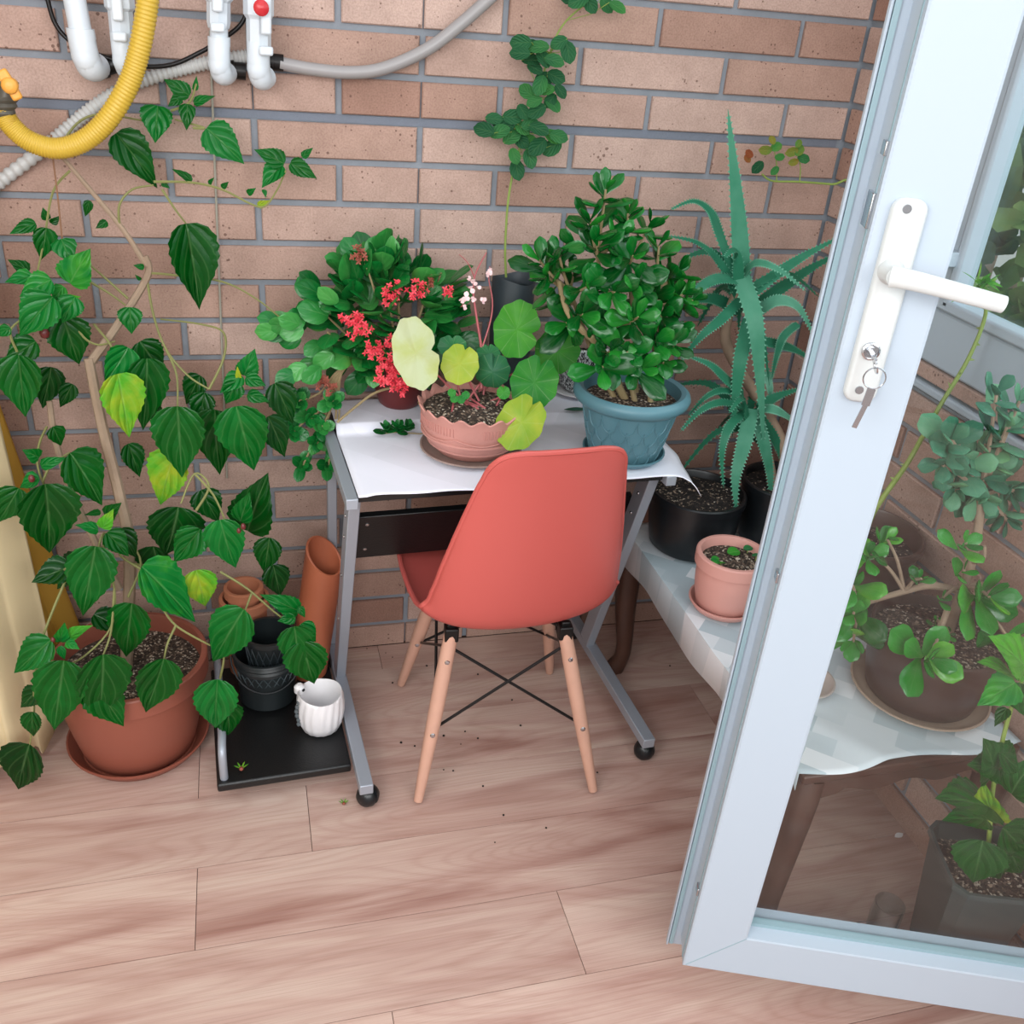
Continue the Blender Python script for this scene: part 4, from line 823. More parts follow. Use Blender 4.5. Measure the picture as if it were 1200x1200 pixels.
# patterned pot
zp = px(690, 463, z=RZ+.006); zc_ = V((zp.x-.005, zp.y+.055, RZ)); saucer(zc_, .082, .010, M['white_ceramic'], 'white saucer under the zebra patterned pot')
zb = thing('patterned_planter', (zc_.x, zc_.y, RZ+.005), 'black and white zebra glazed planter half hidden behind the jade plant', 'planter')
pot_parts(zb, (zc_.x, zc_.y, RZ+.005), .052, .068, .12, M['zebra'], rim=.02, rimw=.003, soil='soil_dark')
# jade plant
jc = V((.588, -.352, DZ)); saucer(jc, .092, .018, M['greenpot'], 'grey green saucer under the jade plant pot on the desk')
jade = thing('jade_plant', (jc.x, jc.y, DZ+.005), 'bushy jade plant in a grey green pot with a wide rim and scale relief', 'potted plant')
j0 = V(jade.location); mb = MB()
mb.lathe(j0, [(0, 0), (.072, 0), (.077, .006), (.086, .04), (.096, .08), (.103, .115), (.105, .124), (.117, .126), (.125, .133), (.128, .143), (.125, .152), (.116, .158), (.106, .154), (.103, .14), (.098, .10)], 64); jp = mb.build('pot', M['greenpot'], jade)
mb = MB()
for r in range(4):
    for k in range(16):
        a0 = 2*math.pi*(k+.5*(r % 2))/16; zt = .115-.027*r; pts = []
        for i in range(9):
            f = i/8; a = a0+(f-.5)*2*math.pi/16; z = zt-.034*math.sqrt(max(0, 1-(2*f-1)**2)); rr = interp([(.0, .0745), (.006, .077), (.04, .086), (.08, .096), (.115, .103), (.13, .105)], z)+.0006; pts.append(j0+V((rr*math.cos(a), rr*math.sin(a), z)))
        mb.tube(pts, .0014, 5)
mb.build('scale_relief', M['greenpot'], jp)
mb = MB(); mb.lathe(j0, [(.1015, .128), (.06, .134), (0, .138)], 36); mb.build('soil', M['soil_white'], jade)
lv = MB(); br = MB()
JR = ((710, 222, .0), (692, 258, .0), (736, 250, .02), (762, 262, .03), (700, 288, -.02), (655, 298, .0), (640, 322, .01), (650, 348, .03), (664, 378, -.02), (742, 300, -.05), (772, 288, .0), (795, 318, .02), (748, 328, -.06), (720, 342, -.07), (690, 335, -.05), (682, 368, -.06), (748, 372, -.08), (775, 370, -.04), (800, 345, .0), (735, 412, -.10), (768, 400, -.08), (778, 425, -.06), (715, 412, -.10), (788, 388, -.03), (730, 275, -.02), (672, 320, .04), (760, 345, -.02), (700, 392, -.05), (812, 352, .0), (632, 305, .0), (706, 430, -.12), (752, 432, -.11), (790, 405, -.06))
TR = []
for bx, by, u, v in ((-.035, .0, 668, 340), (-.01, .03, 700, 300), (.02, .02, 735, 310), (.045, 0, 770, 330), (.0, -.03, 722, 380), (.03, -.035, 765, 395)):
    a = j0+V((bx, by, .125)); e = px(u, v, y=-.33); P_ = smoothpath([a, a.lerp(e, .45)+V((bx*.4, .015, .02)), e], 6); br.tube(P_, [.0068-.003*i/(len(P_)-1) for i in range(len(P_))], 8); TR += P_[4:]
for u, v, dy in JR:
    y = -.33+dy; p = px(u, v, y=y); mid = min(TR, key=lambda s_: (s_-p).length+.5*max(0, s_.z-p.z+.02)); stem(br, [mid, mid.lerp(p, .5)+V((0, 0, -.006)), p], .004, .0022, 7)
    ax = (p-mid).normalized()+V((0, -.35, .35)); n_ = random.choice((6, 7, 8)) if v < 395 else 6; rosette(lv, p, ax, n_, random.uniform(.062, .084), .53, .13, OBO, (.0, .62))
for k in range(12):
    p = px(random.uniform(650, 800), random.uniform(270, 400), y=random.uniform(-.38, -.24)); leaf(lv, p, p+(rv()+V((0, -.3, .1))).normalized()*.05, (CAM-p)+rv(1.2), .58, OBO, ny=7, thick=.13, tint=random.uniform(.1, .55))
lv.build('leaves', M['jade'], jade); stem(br, [j0+V((-.01, -.01, .12)), px(700, 405, y=-.38), px(685, 390, y=-.38), px(665, 365, y=-.37), px(655, 330, y=-.34)], .009, .005, 8); br.build('branches', M['succ_stem'], jade)
# cuttings on the desk
cp = px(462, 501, z=DZ+.004); cp.y -= .030; cut_ = thing('kalanchoe_cutting', (cp.x, cp.y, DZ), 'small green kalanchoe cutting lying loose on the white desk sheet', 'cutting'); mb = MB()
for dx in (-.025, .0, .024): rosette(mb, V((cp.x+dx, cp.y+random.uniform(-.006, .006), DZ+.022)), (dx*5, -.2, 1), 8, .028, .7, .12, RND, (.05, .45))
mb.build('leaves', M['kal'], cut_); mb = MB(); mb.tube(smoothpath([V((cp.x-.03, cp.y, DZ+.003)), V((cp.x, cp.y, DZ+.006)), V((cp.x+.035, cp.y-.002, DZ+.003)), V((cp.x+.064, cp.y+.001, DZ+.003)), V((cp.x+.066, cp.y+.02, DZ+.03)), V((cp.x+.055, cp.y+.045, DZ+.06))], 5), .0014, 6); mb.build('stem', M['succ_stem'], cut_)
lp = V((.545, -.150, 0)); mb = MB(); leaf(mb, (lp.x-.032, lp.y+.004, RZ+.003), (lp.x+.03, lp.y-.006, RZ+.004), UZ, .34, OVL, curl=-.03, tint=.05, thick=.06); o = mb.build('fallen_leaf', M['jade_grey_sheen'], at=(lp.x, lp.y, RZ)); tag(o, 'single dark oval leaf lying on the desk beside the jade pot', 'leaf')

random.seed(9)
# ------------------------------------------------------------ low table at right
LZ = .455; X0, X1, Y0, Y1 = .70, 1.165, -1.085, -.185
lt = thing('side_table', ((X0+X1)/2, (Y0+Y1)/2, 0), 'low dark wood table with curved legs behind the glass door', 'table')
mb = MB(); mb.box(((X0+X1)/2, (Y0+Y1)/2, LZ-.014), (X1-X0, Y1-Y0, .02)); mb.build('tabletop', M['darkwood'], lt, bevel=.004)
def apron(a, b, nrm):
    a, b, nrm = V(a), V(b), V(nrm); N = 28; rows = []
    for i in range(N+1):
        f = i/N; p = a.lerp(b, f); e = min(f, 1-f); lo = -.066+.018*math.sin(min(1, e*4)*math.pi/2)-.008*math.cos(f*math.pi*6)*(1 if .15 < f < .85 else 0); hi = -.004+.006*math.sin(f*math.pi*5)*(1 if .1 < f < .9 else 0)
        rows.append([p+nrm*.008+UZ*hi, p+nrm*.010+UZ*lo, p-nrm*.010+UZ*lo, p-nrm*.010+UZ*hi])
    mb = MB(); g = mb.grid(rows, closeu=True); mb.face(g[0][::-1]); mb.face(g[-1]); return mb.build('apron', M['darkwood'], lt)
zt = LZ-.006
apron((X0+.02, Y0+.012, zt), (X1-.02, Y0+.012, zt), (0, -1, 0)); apron((X0+.030, Y0+.03, zt-.012), (X0+.030, Y1-.02, zt-.012), (-1, 0, 0)); apron((X1-.012, Y0+.02, zt), (X1-.012, Y1-.02, zt), (1, 0, 0)); apron((X0+.02, Y1-.012, zt), (X1-.02, Y1-.012, zt), (0, 1, 0))
for cx, cy, sx_, sy_ in ((X0+.03, Y0+.03, -1, -1), (X1-.03, Y0+.03, 1, -1), (X0+.03, Y1-.03, -1, 1), (X1-.03, Y1-.03, 1, 1)):
    mb = MB(); d = V((sx_, sy_, 0))*.7071; P = [(.0, LZ-.03, .034), (.012, LZ-.07, .036), (.016, LZ-.13, .034), (.006, .20, .027), (-.006, .10, .021), (-.004, .05, .021), (.010, .012, .027), (.010, .0, .025)]
    pts = smoothpath([V((cx, cy, 0))+d*a+UZ*z for a, z, r in P], 4); rr = [interp([(i*4, P[i][2]) for i in range(len(P))], k) for k in range(len(pts))]; mb.tube(pts, rr, 10); mb.build('leg', M['darkwood'], lt)
mb = MB(); rows = []
for i in range(41):
    x = (X0-.008, X0-.006)[i] if i < 2 else X0-.006+(i-1)/39*(X1-X0+.014); row = []
    for j in range(61):
        y = Y0+.005+j/60*(Y1-Y0); z = LZ-.0015+.0006*math.sin(x*40+y*13); xx = x
        if i == 0: z -= .085+.010*math.sin(y*19)-.0; xx = X0-.006-.004*math.sin(y*25)
        z += .004*math.exp(-((x-X0)*.8+(y+.8)*.5)**2/.0004)
        row.append(V((xx, y+.010*math.sin(x*22)*(1-j/60), z)))
    rows.append(row)
mb.grid(rows); o = mb.build('table_cover', M['checked'], smooth=80, at=((X0+X1)/2, -.6, LZ)); so = o.modifiers.new('s', 'SOLIDIFY'); so.thickness = .0012; so.offset = 1
tag(o, 'white and pale grey patched cloth covering the low dark wood table', 'tablecloth')
PZ = LZ+.0045
# black pot, aloe
bp_ = V((.822, -.300, PZ)); blk = thing('nursery_pot', tuple(bp_), 'wide black plastic pot with bare soil under the aloe', 'flower pot')
pot_parts(blk, bp_, .098, .112, .150, M['black_plastic'], rim=.022, rimw=.005, soil='soil_dark', soild=.018)
al0 = V((1.055, -.300, PZ)); aloe = thing('aloe_plant', tuple(al0), 'large spiky aloe arching over the black pots in the wall corner', 'potted plant')
pot_parts(aloe, al0, .088, .102, .165, M['black_plastic'], rim=.02, rimw=.005, soil='soil_dark', soild=.02)
A1 = px(870, 322, y=-.20); A2 = px(880, 480, y=-.27); ms = MB(); ab = al0+UZ*.14
stem(ms, [ab, ab+V((-.01, .03, .10)), V((.99, -.20, .80)), A1-V((0, -.02, .16)), A1-UZ*.02], .016, .012, 10); stem(ms, [ab+V((-.03, 0, 0)), ab+V((-.07, .0, .10)), A2-UZ*.02], .013, .010, 10); ms.build('stem', M['bark'], aloe)
mb = MB()
def al(u0, v0, y0, pts, w_, t=.5): ribbon(mb, [px(u0, v0, y=y0)]+[px(u, v, y=y) for u, v, y in pts], w_, w_*.55, t)
al(870, 335, -.20, [(866, 270, -.19), (860, 200, -.18), (853, 128, -.17)], .024, .6)
al(862, 330, -.20, [(843, 275, -.17), (832, 248, -.16), (812, 236, -.16), (785, 246, -.17)], .012, .3)
al(860, 332, -.20, [(838, 302, -.2), (815, 284, -.22), (779, 276, -.24)], .012, .4)
al(868, 330, -.20, [(840, 328, -.24), (815, 342, -.28), (793, 366, -.30)], .019, .55)
al(870, 325, -.20, [(885, 309, -.24), (912, 316, -.28), (946, 342, -.30)], .012, .65)
al(880, 345, -.20, [(915, 318, -.18), (950, 296, -.17), (990, 275, -.17)], .017, .5); al(885, 360, -.19, [(920, 335, -.15), (955, 312, -.13), (1000, 290, -.12)], .019, .35)
al(868, 325, -.21, [(884, 375, -.28), (890, 440, -.30), (895, 525, -.31)], .025, .65)
al(878, 375, -.22, [(868, 420, -.27), (862, 465, -.28), (858, 512, -.28)], .020, .5)
al(868, 352, -.21, [(845, 375, -.25), (820, 396, -.27), (797, 424, -.28)], .015, .5); al(865, 365, -.19, [(840, 352, -.17), (815, 352, -.17), (785, 364, -.17)], .019, .3)
al(885, 368, -.21, [(910, 353, -.24), (935, 360, -.26), (953, 392, -.27)], .018, .75); al(935, 380, -.2, [(918, 395, -.22), (910, 418, -.22), (904, 445, -.22)], .011, .5)
al(890, 400, -.2, [(915, 405, -.2), (935, 412, -.2), (965, 430, -.2)], .016, .4)
al(880, 480, -.27, [(872, 520, -.33), (862, 560, -.36), (863, 602, -.37)], .022, .65); al(875, 482, -.27, [(855, 500, -.31), (846, 530, -.33), (848, 572, -.34)], .013, .5)
al(873, 478, -.27, [(845, 472, -.30), (820, 482, -.32), (797, 506, -.33)], .012, .5); al(870, 462, -.25, [(850, 445, -.27), (832, 428, -.28), (808, 418, -.28)], .017, .5)
al(885, 485, -.27, [(895, 520, -.31), (902, 555, -.32), (903, 592, -.32)], .018, .6); al(888, 480, -.27, [(905, 480, -.3), (922, 488, -.31), (945, 505, -.31)], .013, .7)
al(873, 470, -.26, [(850, 458, -.27), (828, 465, -.28), (806, 488, -.28)], .010, .4); al(898, 435, -.2, [(902, 455, -.22), (904, 475, -.22)], .009, .8)
al(890, 478, -.26, [(910, 465, -.24), (940, 455, -.22)], .016, .5); al(884, 482, -.27, [(905, 510, -.27), (918, 540, -.28), (925, 575, -.28)], .016, .4)
for k in range(16):
    c = random.choice((A1, A2)); d = (rv()+V((.1, .35, -.1))).normalized(); L = random.uniform(.16, .26); e = c+d*L; e.y = min(e.y, -.06); e.x = min(e.x, 1.15); mdl = c+d*L*.5+UZ*.03; mdl.y = min(mdl.y, -.08); ribbon(mb, [c-UZ*.05, mdl-UZ*.03, e-UZ*.06], random.uniform(.011, .018), .008, random.uniform(.2, .5))
mb.build('leaves', M['aloe'], aloe, smooth=60)
# rose shoot from the corner
rs = thing('rose_shoot', (1.145, -.45, PZ), 'thorny rose shoot with reddish young leaves reaching along the corner wall', 'potted plant')
pot_parts(rs, (1.128, -.462, PZ), .042, .052, .10, M['black_plastic'], rim=.014, rimw=.003, soil='soil_dark', n=32)
mb = MB(); stem(mb, [V((1.128, -.462, PZ+.07)), V((1.15, -.40, .8)), V((1.155, -.26, 1.12)), px(1000, 219, y=-.13), px(975, 216, y=-.11), px(935, 213, y=-.1), px(905, 212, y=-.1), px(893, 204, y=-.1)], .0035, .002, 7)
stem(mb, [px(910, 212, y=-.1), px(910, 190, y=-.1), px(905, 168, y=-.1)], .0015, .001, 6); stem(mb, [px(937, 213, y=-.1), px(938, 195, y=-.1), px(934, 178, y=-.1)], .0015, .001, 6); mb.build('stem', M['greenstem'], rs)
mb = MB()
for u, v, du, dv, t, L in ((888, 196, -8, 8, .1, .034), (878, 180, -6, -6, .98, .022), (876, 186, 4, 6, .95, .02), (897, 176, -10, 0, .78, .03), (910, 172, 8, -4, .72, .03), (905, 164, -3, -8, .85, .022), (914, 184, 8, 0, .65, .024), (908, 200, -5, 5, .6, .024), (928, 178, -9, 3, .85, .03), (937, 176, 4, -6, .75, .03), (942, 186, 8, 2, .5, .03), (930, 190, -8, 2, .9, .024), (936, 168, 4, -6, .8, .022)):
    q = px(u, v, y=-.11); d = (CR*du-CU*dv).normalized(); leaf(mb, q-d*L/2, q+d*L/2, (CAM-q)+rv(.7), .7, RND, tint=t, ny=7, serr=.03)
mb.build('leaves', M['rose'], rs)
# small terracotta pot
tp_ = V((.785, -.572, PZ)); saucer(tp_, .078, .020, M['terra_pink'], 'terracotta saucer on the cloth under the small terracotta pot')
tpo = thing('seedling_pot', (tp_.x, tp_.y, PZ+.005), 'small terracotta plastic pot with seedlings on the low table beside the door edge', 'flower pot')
pot_parts(tpo, (tp_.x, tp_.y, PZ+.005), .062, .074, .135, M['terra_pink'], rim=.030, rimw=.007, soil='soil_white', soild=.022)
mb = MB(); ms = MB(); s0 = tp_+UZ*.122
for dx, dy, L, t in ((-.055, -.02, .020, .2), (-.045, -.03, .022, .3), (-.06, -.03, .018, .25), (-.05, -.012, .018, .3), (.005, .01, .030, .35), (.045, .02, .022, .1), (.05, -.01, .02, .1)):
    p = s0+V((dx, dy, .012)); leaf(mb, p-V((L/2, 0, 0)), p+V((L/2, 0, .004)), UZ+rv(.4), .9, RND, tint=t, ny=6); ms.tube([p-UZ*.018, p], .0012, 5)
mb.build('leaves', M['beg'], tpo); ms.build('stems', M['greenstem'], tpo)
cq = px(884, 690, z=PZ+.06); mb = MB(); c = V((.905, -.615, PZ)); mb.lathe(c, [(0, 0), (.030, 0), (.038, .085), (.041, .086), (.041, .09), (.037, .09), (.029, .004), (0, .004)], 32); o = mb.build('plastic_cup', M['cup'], at=tuple(c)); tag(o, 'white translucent plastic cup behind the door stile next to the small terracotta pot', 'cup')
sq = px(950, 800, z=PZ); saucer((sq.x-.016, sq.y+.004, PZ), .062, .012, mat('dusty_saucer', (176, 164, 158), .6, var=.2), 'small grey stained saucer on the cloth just right of the door stile')
# big jade behind glass
j2 = V((1.052, -.915, PZ)); saucer(j2, .134, .018, M['tan'], 'wide saucer under the brown jade pot behind the door glass')
jg = thing('jade_tree', (j2.x, j2.y, PZ+.005), 'branching jade plant in a glossy brown pot behind the door glass', 'potted plant')
pot_parts(jg, (j2.x, j2.y, PZ+.005), .104, .124, .150, M['brownpot'], rim=.012, rimw=.003, soil='soil_white', soild=.022, wall=.004)
br = MB(); lv = MB(); lg_ = MB(); sb = j2+UZ*.14
stem(br, [sb+V((-.0, -.02, -.02)), px(1118, 720, y=-.93), px(1128, 690, y=-.93), px(1138, 660, y=-.92), px(1146, 622, y=-.90), px(1150, 575, y=-.88)], .011, .008, 9)
stem(br, [px(1122, 692, y=-.93), px(1090, 686, y=-.92), px(1060, 693, y=-.90), px(1020, 705, y=-.88), px(1003, 715, y=-.87)], .008, .004, 8)
stem(br, [px(1128, 690, y=-.93), px(1150, 685, y=-.95), px(1165, 690, y=-.97)], .007, .005, 8); stem(br, [px(1138, 660, y=-.92), px(1152, 655, y=-.95), px(1154, 640, y=-.95)], .004, .003, 8)
stem(br, [px(1110, 715, y=-.96), px(1098, 750, y=-1.0), px(1092, 772, y=-1.02)], .006, .004, 8)
for u, v, y, n_, L, ax in ((1092, 772, -1.03, 9, .052, (-.1, -.8, .5)), (1160, 700, -.99, 9, .055, (.1, -.8, .5)), (1000, 720, -.88, 8, .042, (-.5, -.5, .4)), (996, 680, -.86, 8, .042, (-.5, -.3, .6)), (1000, 752, -.88, 7, .045, (-.5, -.6, 0)), (1020, 650, -.85, 8, .04, (-.2, -.5, .7)), (1040, 632, -.84, 6, .04, (.2, -.4, .8)), (1132, 636, -.94, 6, .04, (-.1, -.5, .8)), (1190, 760, -1.03, 8, .048, (.2, -.7, .2)), (1080, 678, -.93, 5, .026, (0, -.3, .9)), (1105, 700, -.95, 5, .02, (0, -.4, .9)), (1130, 668, -.95, 4, .03, (.2, -.4, .8)), (1098, 728, -.95, 5, .014, (0, -.3, 1)), (1112, 742, -.97, 5, .016, (0, -.4, 1))):
    p = px(u, v, y=y); rosette(lv, p, ax, n_, L*(1.55 if L > .04 else 1.3), .62, .13, OBO, (.3, .9)); q = min((px(1003, 715, y=-.87), px(1128, 690, y=-.93), px(1100, 740, y=-.98), px(1060, 693, y=-.90)), key=lambda s_: (s_-p).length)
    stem(br, [q, q.lerp(p, .5)+UZ*.01, p], .004, .0025, 6)
for u, v, y, n_, L, ax in ((1115, 515, -.86, 8, .05, (-.3, -.5, .6)), (1135, 545, -.87, 9, .055, (-.2, -.6, .4)), (1165, 545, -.87, 9, .055, (.1, -.6, .5)), (1180, 500, -.87, 8, .05, (.2, -.4, .8)), (1168, 460, -.86, 6, .045, (.0, -.4, .9)), (1195, 470, -.86, 7, .045, (.1, -.4, .9)), (1150, 585, -.89, 9, .05, (-.1, -.7, -.1)), (1190, 575, -.89, 9, .05, (.2, -.7, .0)), (1120, 575, -.88, 7, .045, (-.5, -.6, -.1)), (1105, 545, -.87, 6, .045, (-.6, -.5, .1)), (1180, 610, -.9, 7, .042, (.1, -.6, -.5)), (1155, 520, -.86, 8, .05, (0, -.5, .7))):
    p = px(u, v, y=y); rosette(lg_, p, ax, n_, L*1.3, .64, .13, OBO, (.1, .8)); q = px(1150, 580, y=-.88); stem(br, [q, q.lerp(p, .5)+UZ*.005, p], .005, .003, 6)
br.build('branches', M['bark'], jg); lv.build('leaves', M['jade'], jg); tag(lg_.build('upper_leaves', M['jade_grey_sheen'], jg), 'top leaves of the jade, coloured greyer for the sheen of the door glass')
# thorny stem in the back pot
c0 = V((1.055, -.632, PZ)); th_ = thing('thorny_plant', tuple(c0), 'tall bare thorny stem in a big dark round pot behind the jade', 'potted plant')
pot_parts(th_, c0, .080, .118, .215, M['brownpot'], rim=.02, rimw=.004, soil='soil_dark', soild=.045)
mb = MB(); P = smoothpath([c0+UZ*.16, px(1024, 600, y=-.70), px(1062, 545, y=-.69), px(1082, 510, y=-.685), px(1105, 470, y=-.68), px(1135, 420, y=-.675), px(1155, 368, y=-.67), px(1150, 335, y=-.67)], 6); mb.tube(P, [.006-.0028*i/len(P) for i in range(len(P))], 9)
for i in range(4, len(P)-2, 2):
    d = rv().normalized(); a = mb.vert(P[i]+d*.004+UZ*.003); b = mb.vert(P[i]+d*.004-UZ*.003); c = mb.vert(P[i]+d*.013+UZ*.003); e = mb.vert(P[i]+d*.004+d.orthogonal()*.003); mb.face((a, b, c)); mb.face((a, e, c)); mb.face((b, e, c))
mb.build('thorny_stem', M['greenstem'], th_); mb = MB()
for k in range(26):
    p = P[-1]+rv(.012); d = (rv()+V((-.3, -.3, .5))).normalized(); leaf(mb, p, p+d*random.uniform(.02, .045), UZ+rv(), .25, OVL, tint=.8, ny=4)
mb.build('leaf_tuft', M['hib'], th_)
# charcoal planter with green plant, on the floor
pl = V((1.082, -1.180, 0)); pa = math.radians(-18); PX_, PY_ = V((math.cos(pa), math.sin(pa), 0)), V((-math.sin(pa), math.cos(pa), 0))
plt_ = thing('square_planter', tuple(pl), 'charcoal square planter with a young leafy plant on the floor behind the glass', 'potted plant')
mb = MB(); rows = []
for hs, z in ((0, 0), (.058, 0), (.060, .004), (.084, .255), (.090, .258), (.090, .270), (.084, .270), (.080, .245), (.078, .22)):
    ring = []
    for k in range(24):
        a = 2*math.pi*k/24+math.pi/4/6; c_, s_ = math.cos(a), math.sin(a); m_ = max(abs(c_), abs(s_)); sq_ = (abs(c_)**8+abs(s_)**8)**(1/8); ring.append(pl+PX_*(hs*c_/sq_)+PY_*(hs*s_/sq_)+UZ*z)
    rows.append(ring)
mb.grid(rows, closeu=True); mb.build('pot', M['greyplanter'], plt_, smooth=35)
mb = MB(); rows = []
for i in range(7):
    rows.append([pl+PX_*(.079*i/6*math.cos(a)/((abs(math.cos(a))**8+abs(math.sin(a))**8)**(1/8)))+PY_*(.079*i/6*math.sin(a)/((abs(math.cos(a))**8+abs(math.sin(a))**8)**(1/8)))+UZ*(.232+random.uniform(-.003, .003)) for a in [2*math.pi*k/32 for k in range(32)]])
mb.grid(rows, closeu=True); mb.build('soil', M['soil_white'], plt_, smooth=60)
mb = MB(); sp0 = pl+UZ*.22; stem(mb, [sp0, px(1158, 990, y=-1.2), px(1163, 930, y=-1.2), px(1172, 880, y=-1.2), px(1185, 830, y=-1.19), px(1200, 790, y=-1.18), px(1215, 740, y=-1.17)], .0045, .003, 7); mb.build('stem', M['greenstem'], plt_)
mb = MB()
for u0, v0, u1, v1, wd, t in ((1160, 945, 1105, 928, .65, .35), (1155, 960, 1110, 955, .5, .45), (1165, 905, 1160, 870, .8, .3), (1170, 880, 1200, 905, .8, .3), (1152, 985, 1140, 1040, .9, .3), (1175, 970, 1205, 1000, .8, .3), (1165, 960, 1150, 925, .5, .85), (1190, 800, 1148, 825, .75, .65), (1185, 790, 1152, 770, .45, .7), (1195, 800, 1205, 850, .8, .35), (1180, 830, 1165, 850, .6, .2), (1185, 930, 1210, 890, .7, .35), (1180, 990, 1200, 1030, .8, .3), (1160, 1000, 1175, 1035, .8, .2), (1200, 780, 1170, 745, .6, .75), (1170, 900, 1140, 895, .7, .3)):
    b, t_ = px(u0, v0, y=-1.21), px(u1, v1, y=-1.225); leaf(mb, b, t_, (CAM-b).normalized()+UZ*.3+rv(.4), wd, HIB, tint=t, serr=.05, ny=14)
mb.build('leaves', M['hib'], plt_)
bq = px(1058, 1080, z=.06); mb = MB(); c = V((.945, -1.135, 0)); mb.lathe(c, [(0, .0005), (.024, .0005), (.028, .004), (.028, .05), (.030, .09), (.029, .12), (.029, .124), (.0265, .124), (.0265, .01), (0, .006)], 28); o = mb.build('plastic_bottle', M['clear'], at=tuple(c)); tag(o, 'clear cut plastic bottle on the floor beside the charcoal planter', 'bottle')

# ------------------------------------------------------------ pipes, hoses and cables on the wall
def wpipe(pts, r, label, valve=None, red=False):
    P = [px(u, v, y=y-.013) for u, v, y in pts]; o = thing('water_pipe', tuple(P[-2]), label, 'pipe'); mb = MB()
    mb.tube([P[0], P[1]], r, 18); mb.build('pipe', M['pvc'], o)
    mb = MB(); e = P[1]; d = (P[0]-P[1]).normalized(); el = smoothpath([e+d*.05, e+d*.018, e-d*.006+V((.003, .006, 0)), e-d*.012+V((.008, .02, 0)), e-d*.010+V((.014, .036, 0))], 5)
    mb.tube(el, [r*1.22]*len(el), 18); mb.lathe(e+d*.05, [(r*1.0, .004), (r*1.25, .004), (r*1.25, -.012), (r*1.0, -.012)], 18, ax=(V((1, 0, 0)), V((0, 1, 0)), d)); mb.lathe(e+d*.004, [(0, -r*1.22), (r*.7, -r*1.0), (r*1.05, -r*.6), (r*1.24, 0), (r*1.24, r*.6)], 18, ax=(V((1, 0, 0)), V((0, 1, 0)), d)); mb.build('elbow', M['pvc'], o)
    if valve:
        u, v, y, w_, h_ = valve; y -= .013; c = px(u, v, y=y); mb = MB(); mb.lathe(c, [(0, -h_), (r*1.15, -h_), (r*1.3, -h_*.8), (r*1.3, -h_*.2), (r*1.6, -h_*.1), (r*1.6, h_), (0, h_)], 8, ax=(V((1, 0, 0)), V((0, 1, 0)), d)); mb.build('valve_body', M['pvc'], o, smooth=20, bevel=.002)
        mb = MB(); lc_ = c+V((-.002 if not red else .012, -.032, -.01)); mb.box(lc_+d*.02, (.020, .010, h_*1.3), (V((1, 0, 0)), V((0, 1, 0)), d)); mb.box(lc_-d*(h_*.75), (.026, .010, .016), (V((1, 0, 0)), V((0, 1, 0)), d)); mb.build('valve_lever', M['pvc'], o, bevel=.004)
        if red:
            mb = MB(); q = px(306, 9, y=y-.045); mb.lathe(q, [(.014, 0), (.014, .006), (.010, .010), (0, .011)], 18, ax=(V((1, 0, 0)), UZ, V((0, -1, 0)))); mb.build('red_button', M['red'], o)
wpipe([(80, -40, -.05), (101, 72, -.062)], .0195, 'leftmost white pipe ending in an elbow against the brick wall')
wpipe([(135, -40, -.05), (146, 76, -.062)], .0165, 'white pipe with a lever valve just behind the yellow hose', (140, 5, -.052, .03, .055))
wpipe([(256, -40, -.05), (257, 80, -.062)], .0165, 'white pipe with a valve, third from the left above the hibiscus', (256, -5, -.052, .03, .055))
wpipe([(302, -40, -.05), (303, 85, -.062)], .0175, 'rightmost white pipe with a red button on its valve', (303, 12, -.055, .03, .075), True)
def hose(name, pts, r, m, label, ridged=0, cat='hose', n=12):
    P = smoothpath([px(u, v, y=y) for u, v, y in pts], 14 if ridged else 8)
    if ridged:
        L = sum((P[i+1]-P[i]).length for i in range(len(P)-1)); K = int(L/ridged*4); Q = []; acc = 0; i = 0
        for k in range(K+1):
            t = k/K*(len(P)-1); a = min(int(t), len(P)-2); Q.append(P[a].lerp(P[a+1], t-a))
        rr = [r*(1+(.035 if r > .015 else .11)*(1 if k % 4 in (0, 1) else -1)) for k in range(K+1)]; mb = MB(); mb.tube(Q, rr, n)
    else: mb = MB(); mb.tube(P, r, n)
    o = mb.build(name, m, at=tuple(P[0]), smooth=60); tag(o, label, cat); return P
hose('corrugated_hose', [(292, 66, -.016), (262, 70, -.016), (228, 77, -.016), (190, 87, -.016), (150, 101, -.016), (115, 122, -.016), (85, 146, -.016), (50, 175, -.016), (0, 213, -.018), (-30, 236, -.02)], .0125, M['grey_hose'], 'grey corrugated drain hose running diagonally across the wall behind the yellow hose', .010)
hose('vinyl_hose', [(328, 74, -.03), (365, 81, -.03), (410, 85, -.03), (450, 80, -.03), (500, 58, -.03), (540, 28, -.03), (580, -8, -.03), (600, -30, -.03)], .0125, M['vinyl'], 'smooth grey hose sagging to the right from the white pipes')
hose('black_cable', [(50, -40, -.034), (56, 0, -.034), (66, 30, -.034), (85, 50, -.037), (115, 64, -.037), (160, 77, -.037), (200, 76, -.037), (235, 61, -.037), (265, 43, -.037), (284, 26, -.037), (292, 0, -.034), (296, -30, -.034)], .0042, M['wire'], 'black cable looping on the wall behind the white pipes', cat='cable', n=8)
yp = hose('yellow_hose', [(176, -40, -.13), (172, 10, -.13), (163, 60, -.13), (150, 100, -.13), (126, 140, -.13), (98, 165, -.13), (66, 174, -.13), (34, 165, -.13), (12, 146, -.13), (2, 128, -.13)], .0188, M['yellow_hose'], 'yellow corrugated gas hose hanging in a loop at top left', .0055, n=16)
hv = thing('hose_valve', tuple(px(6, 118, y=-.13)), 'orange handled valve on the end of the yellow hose', 'valve')
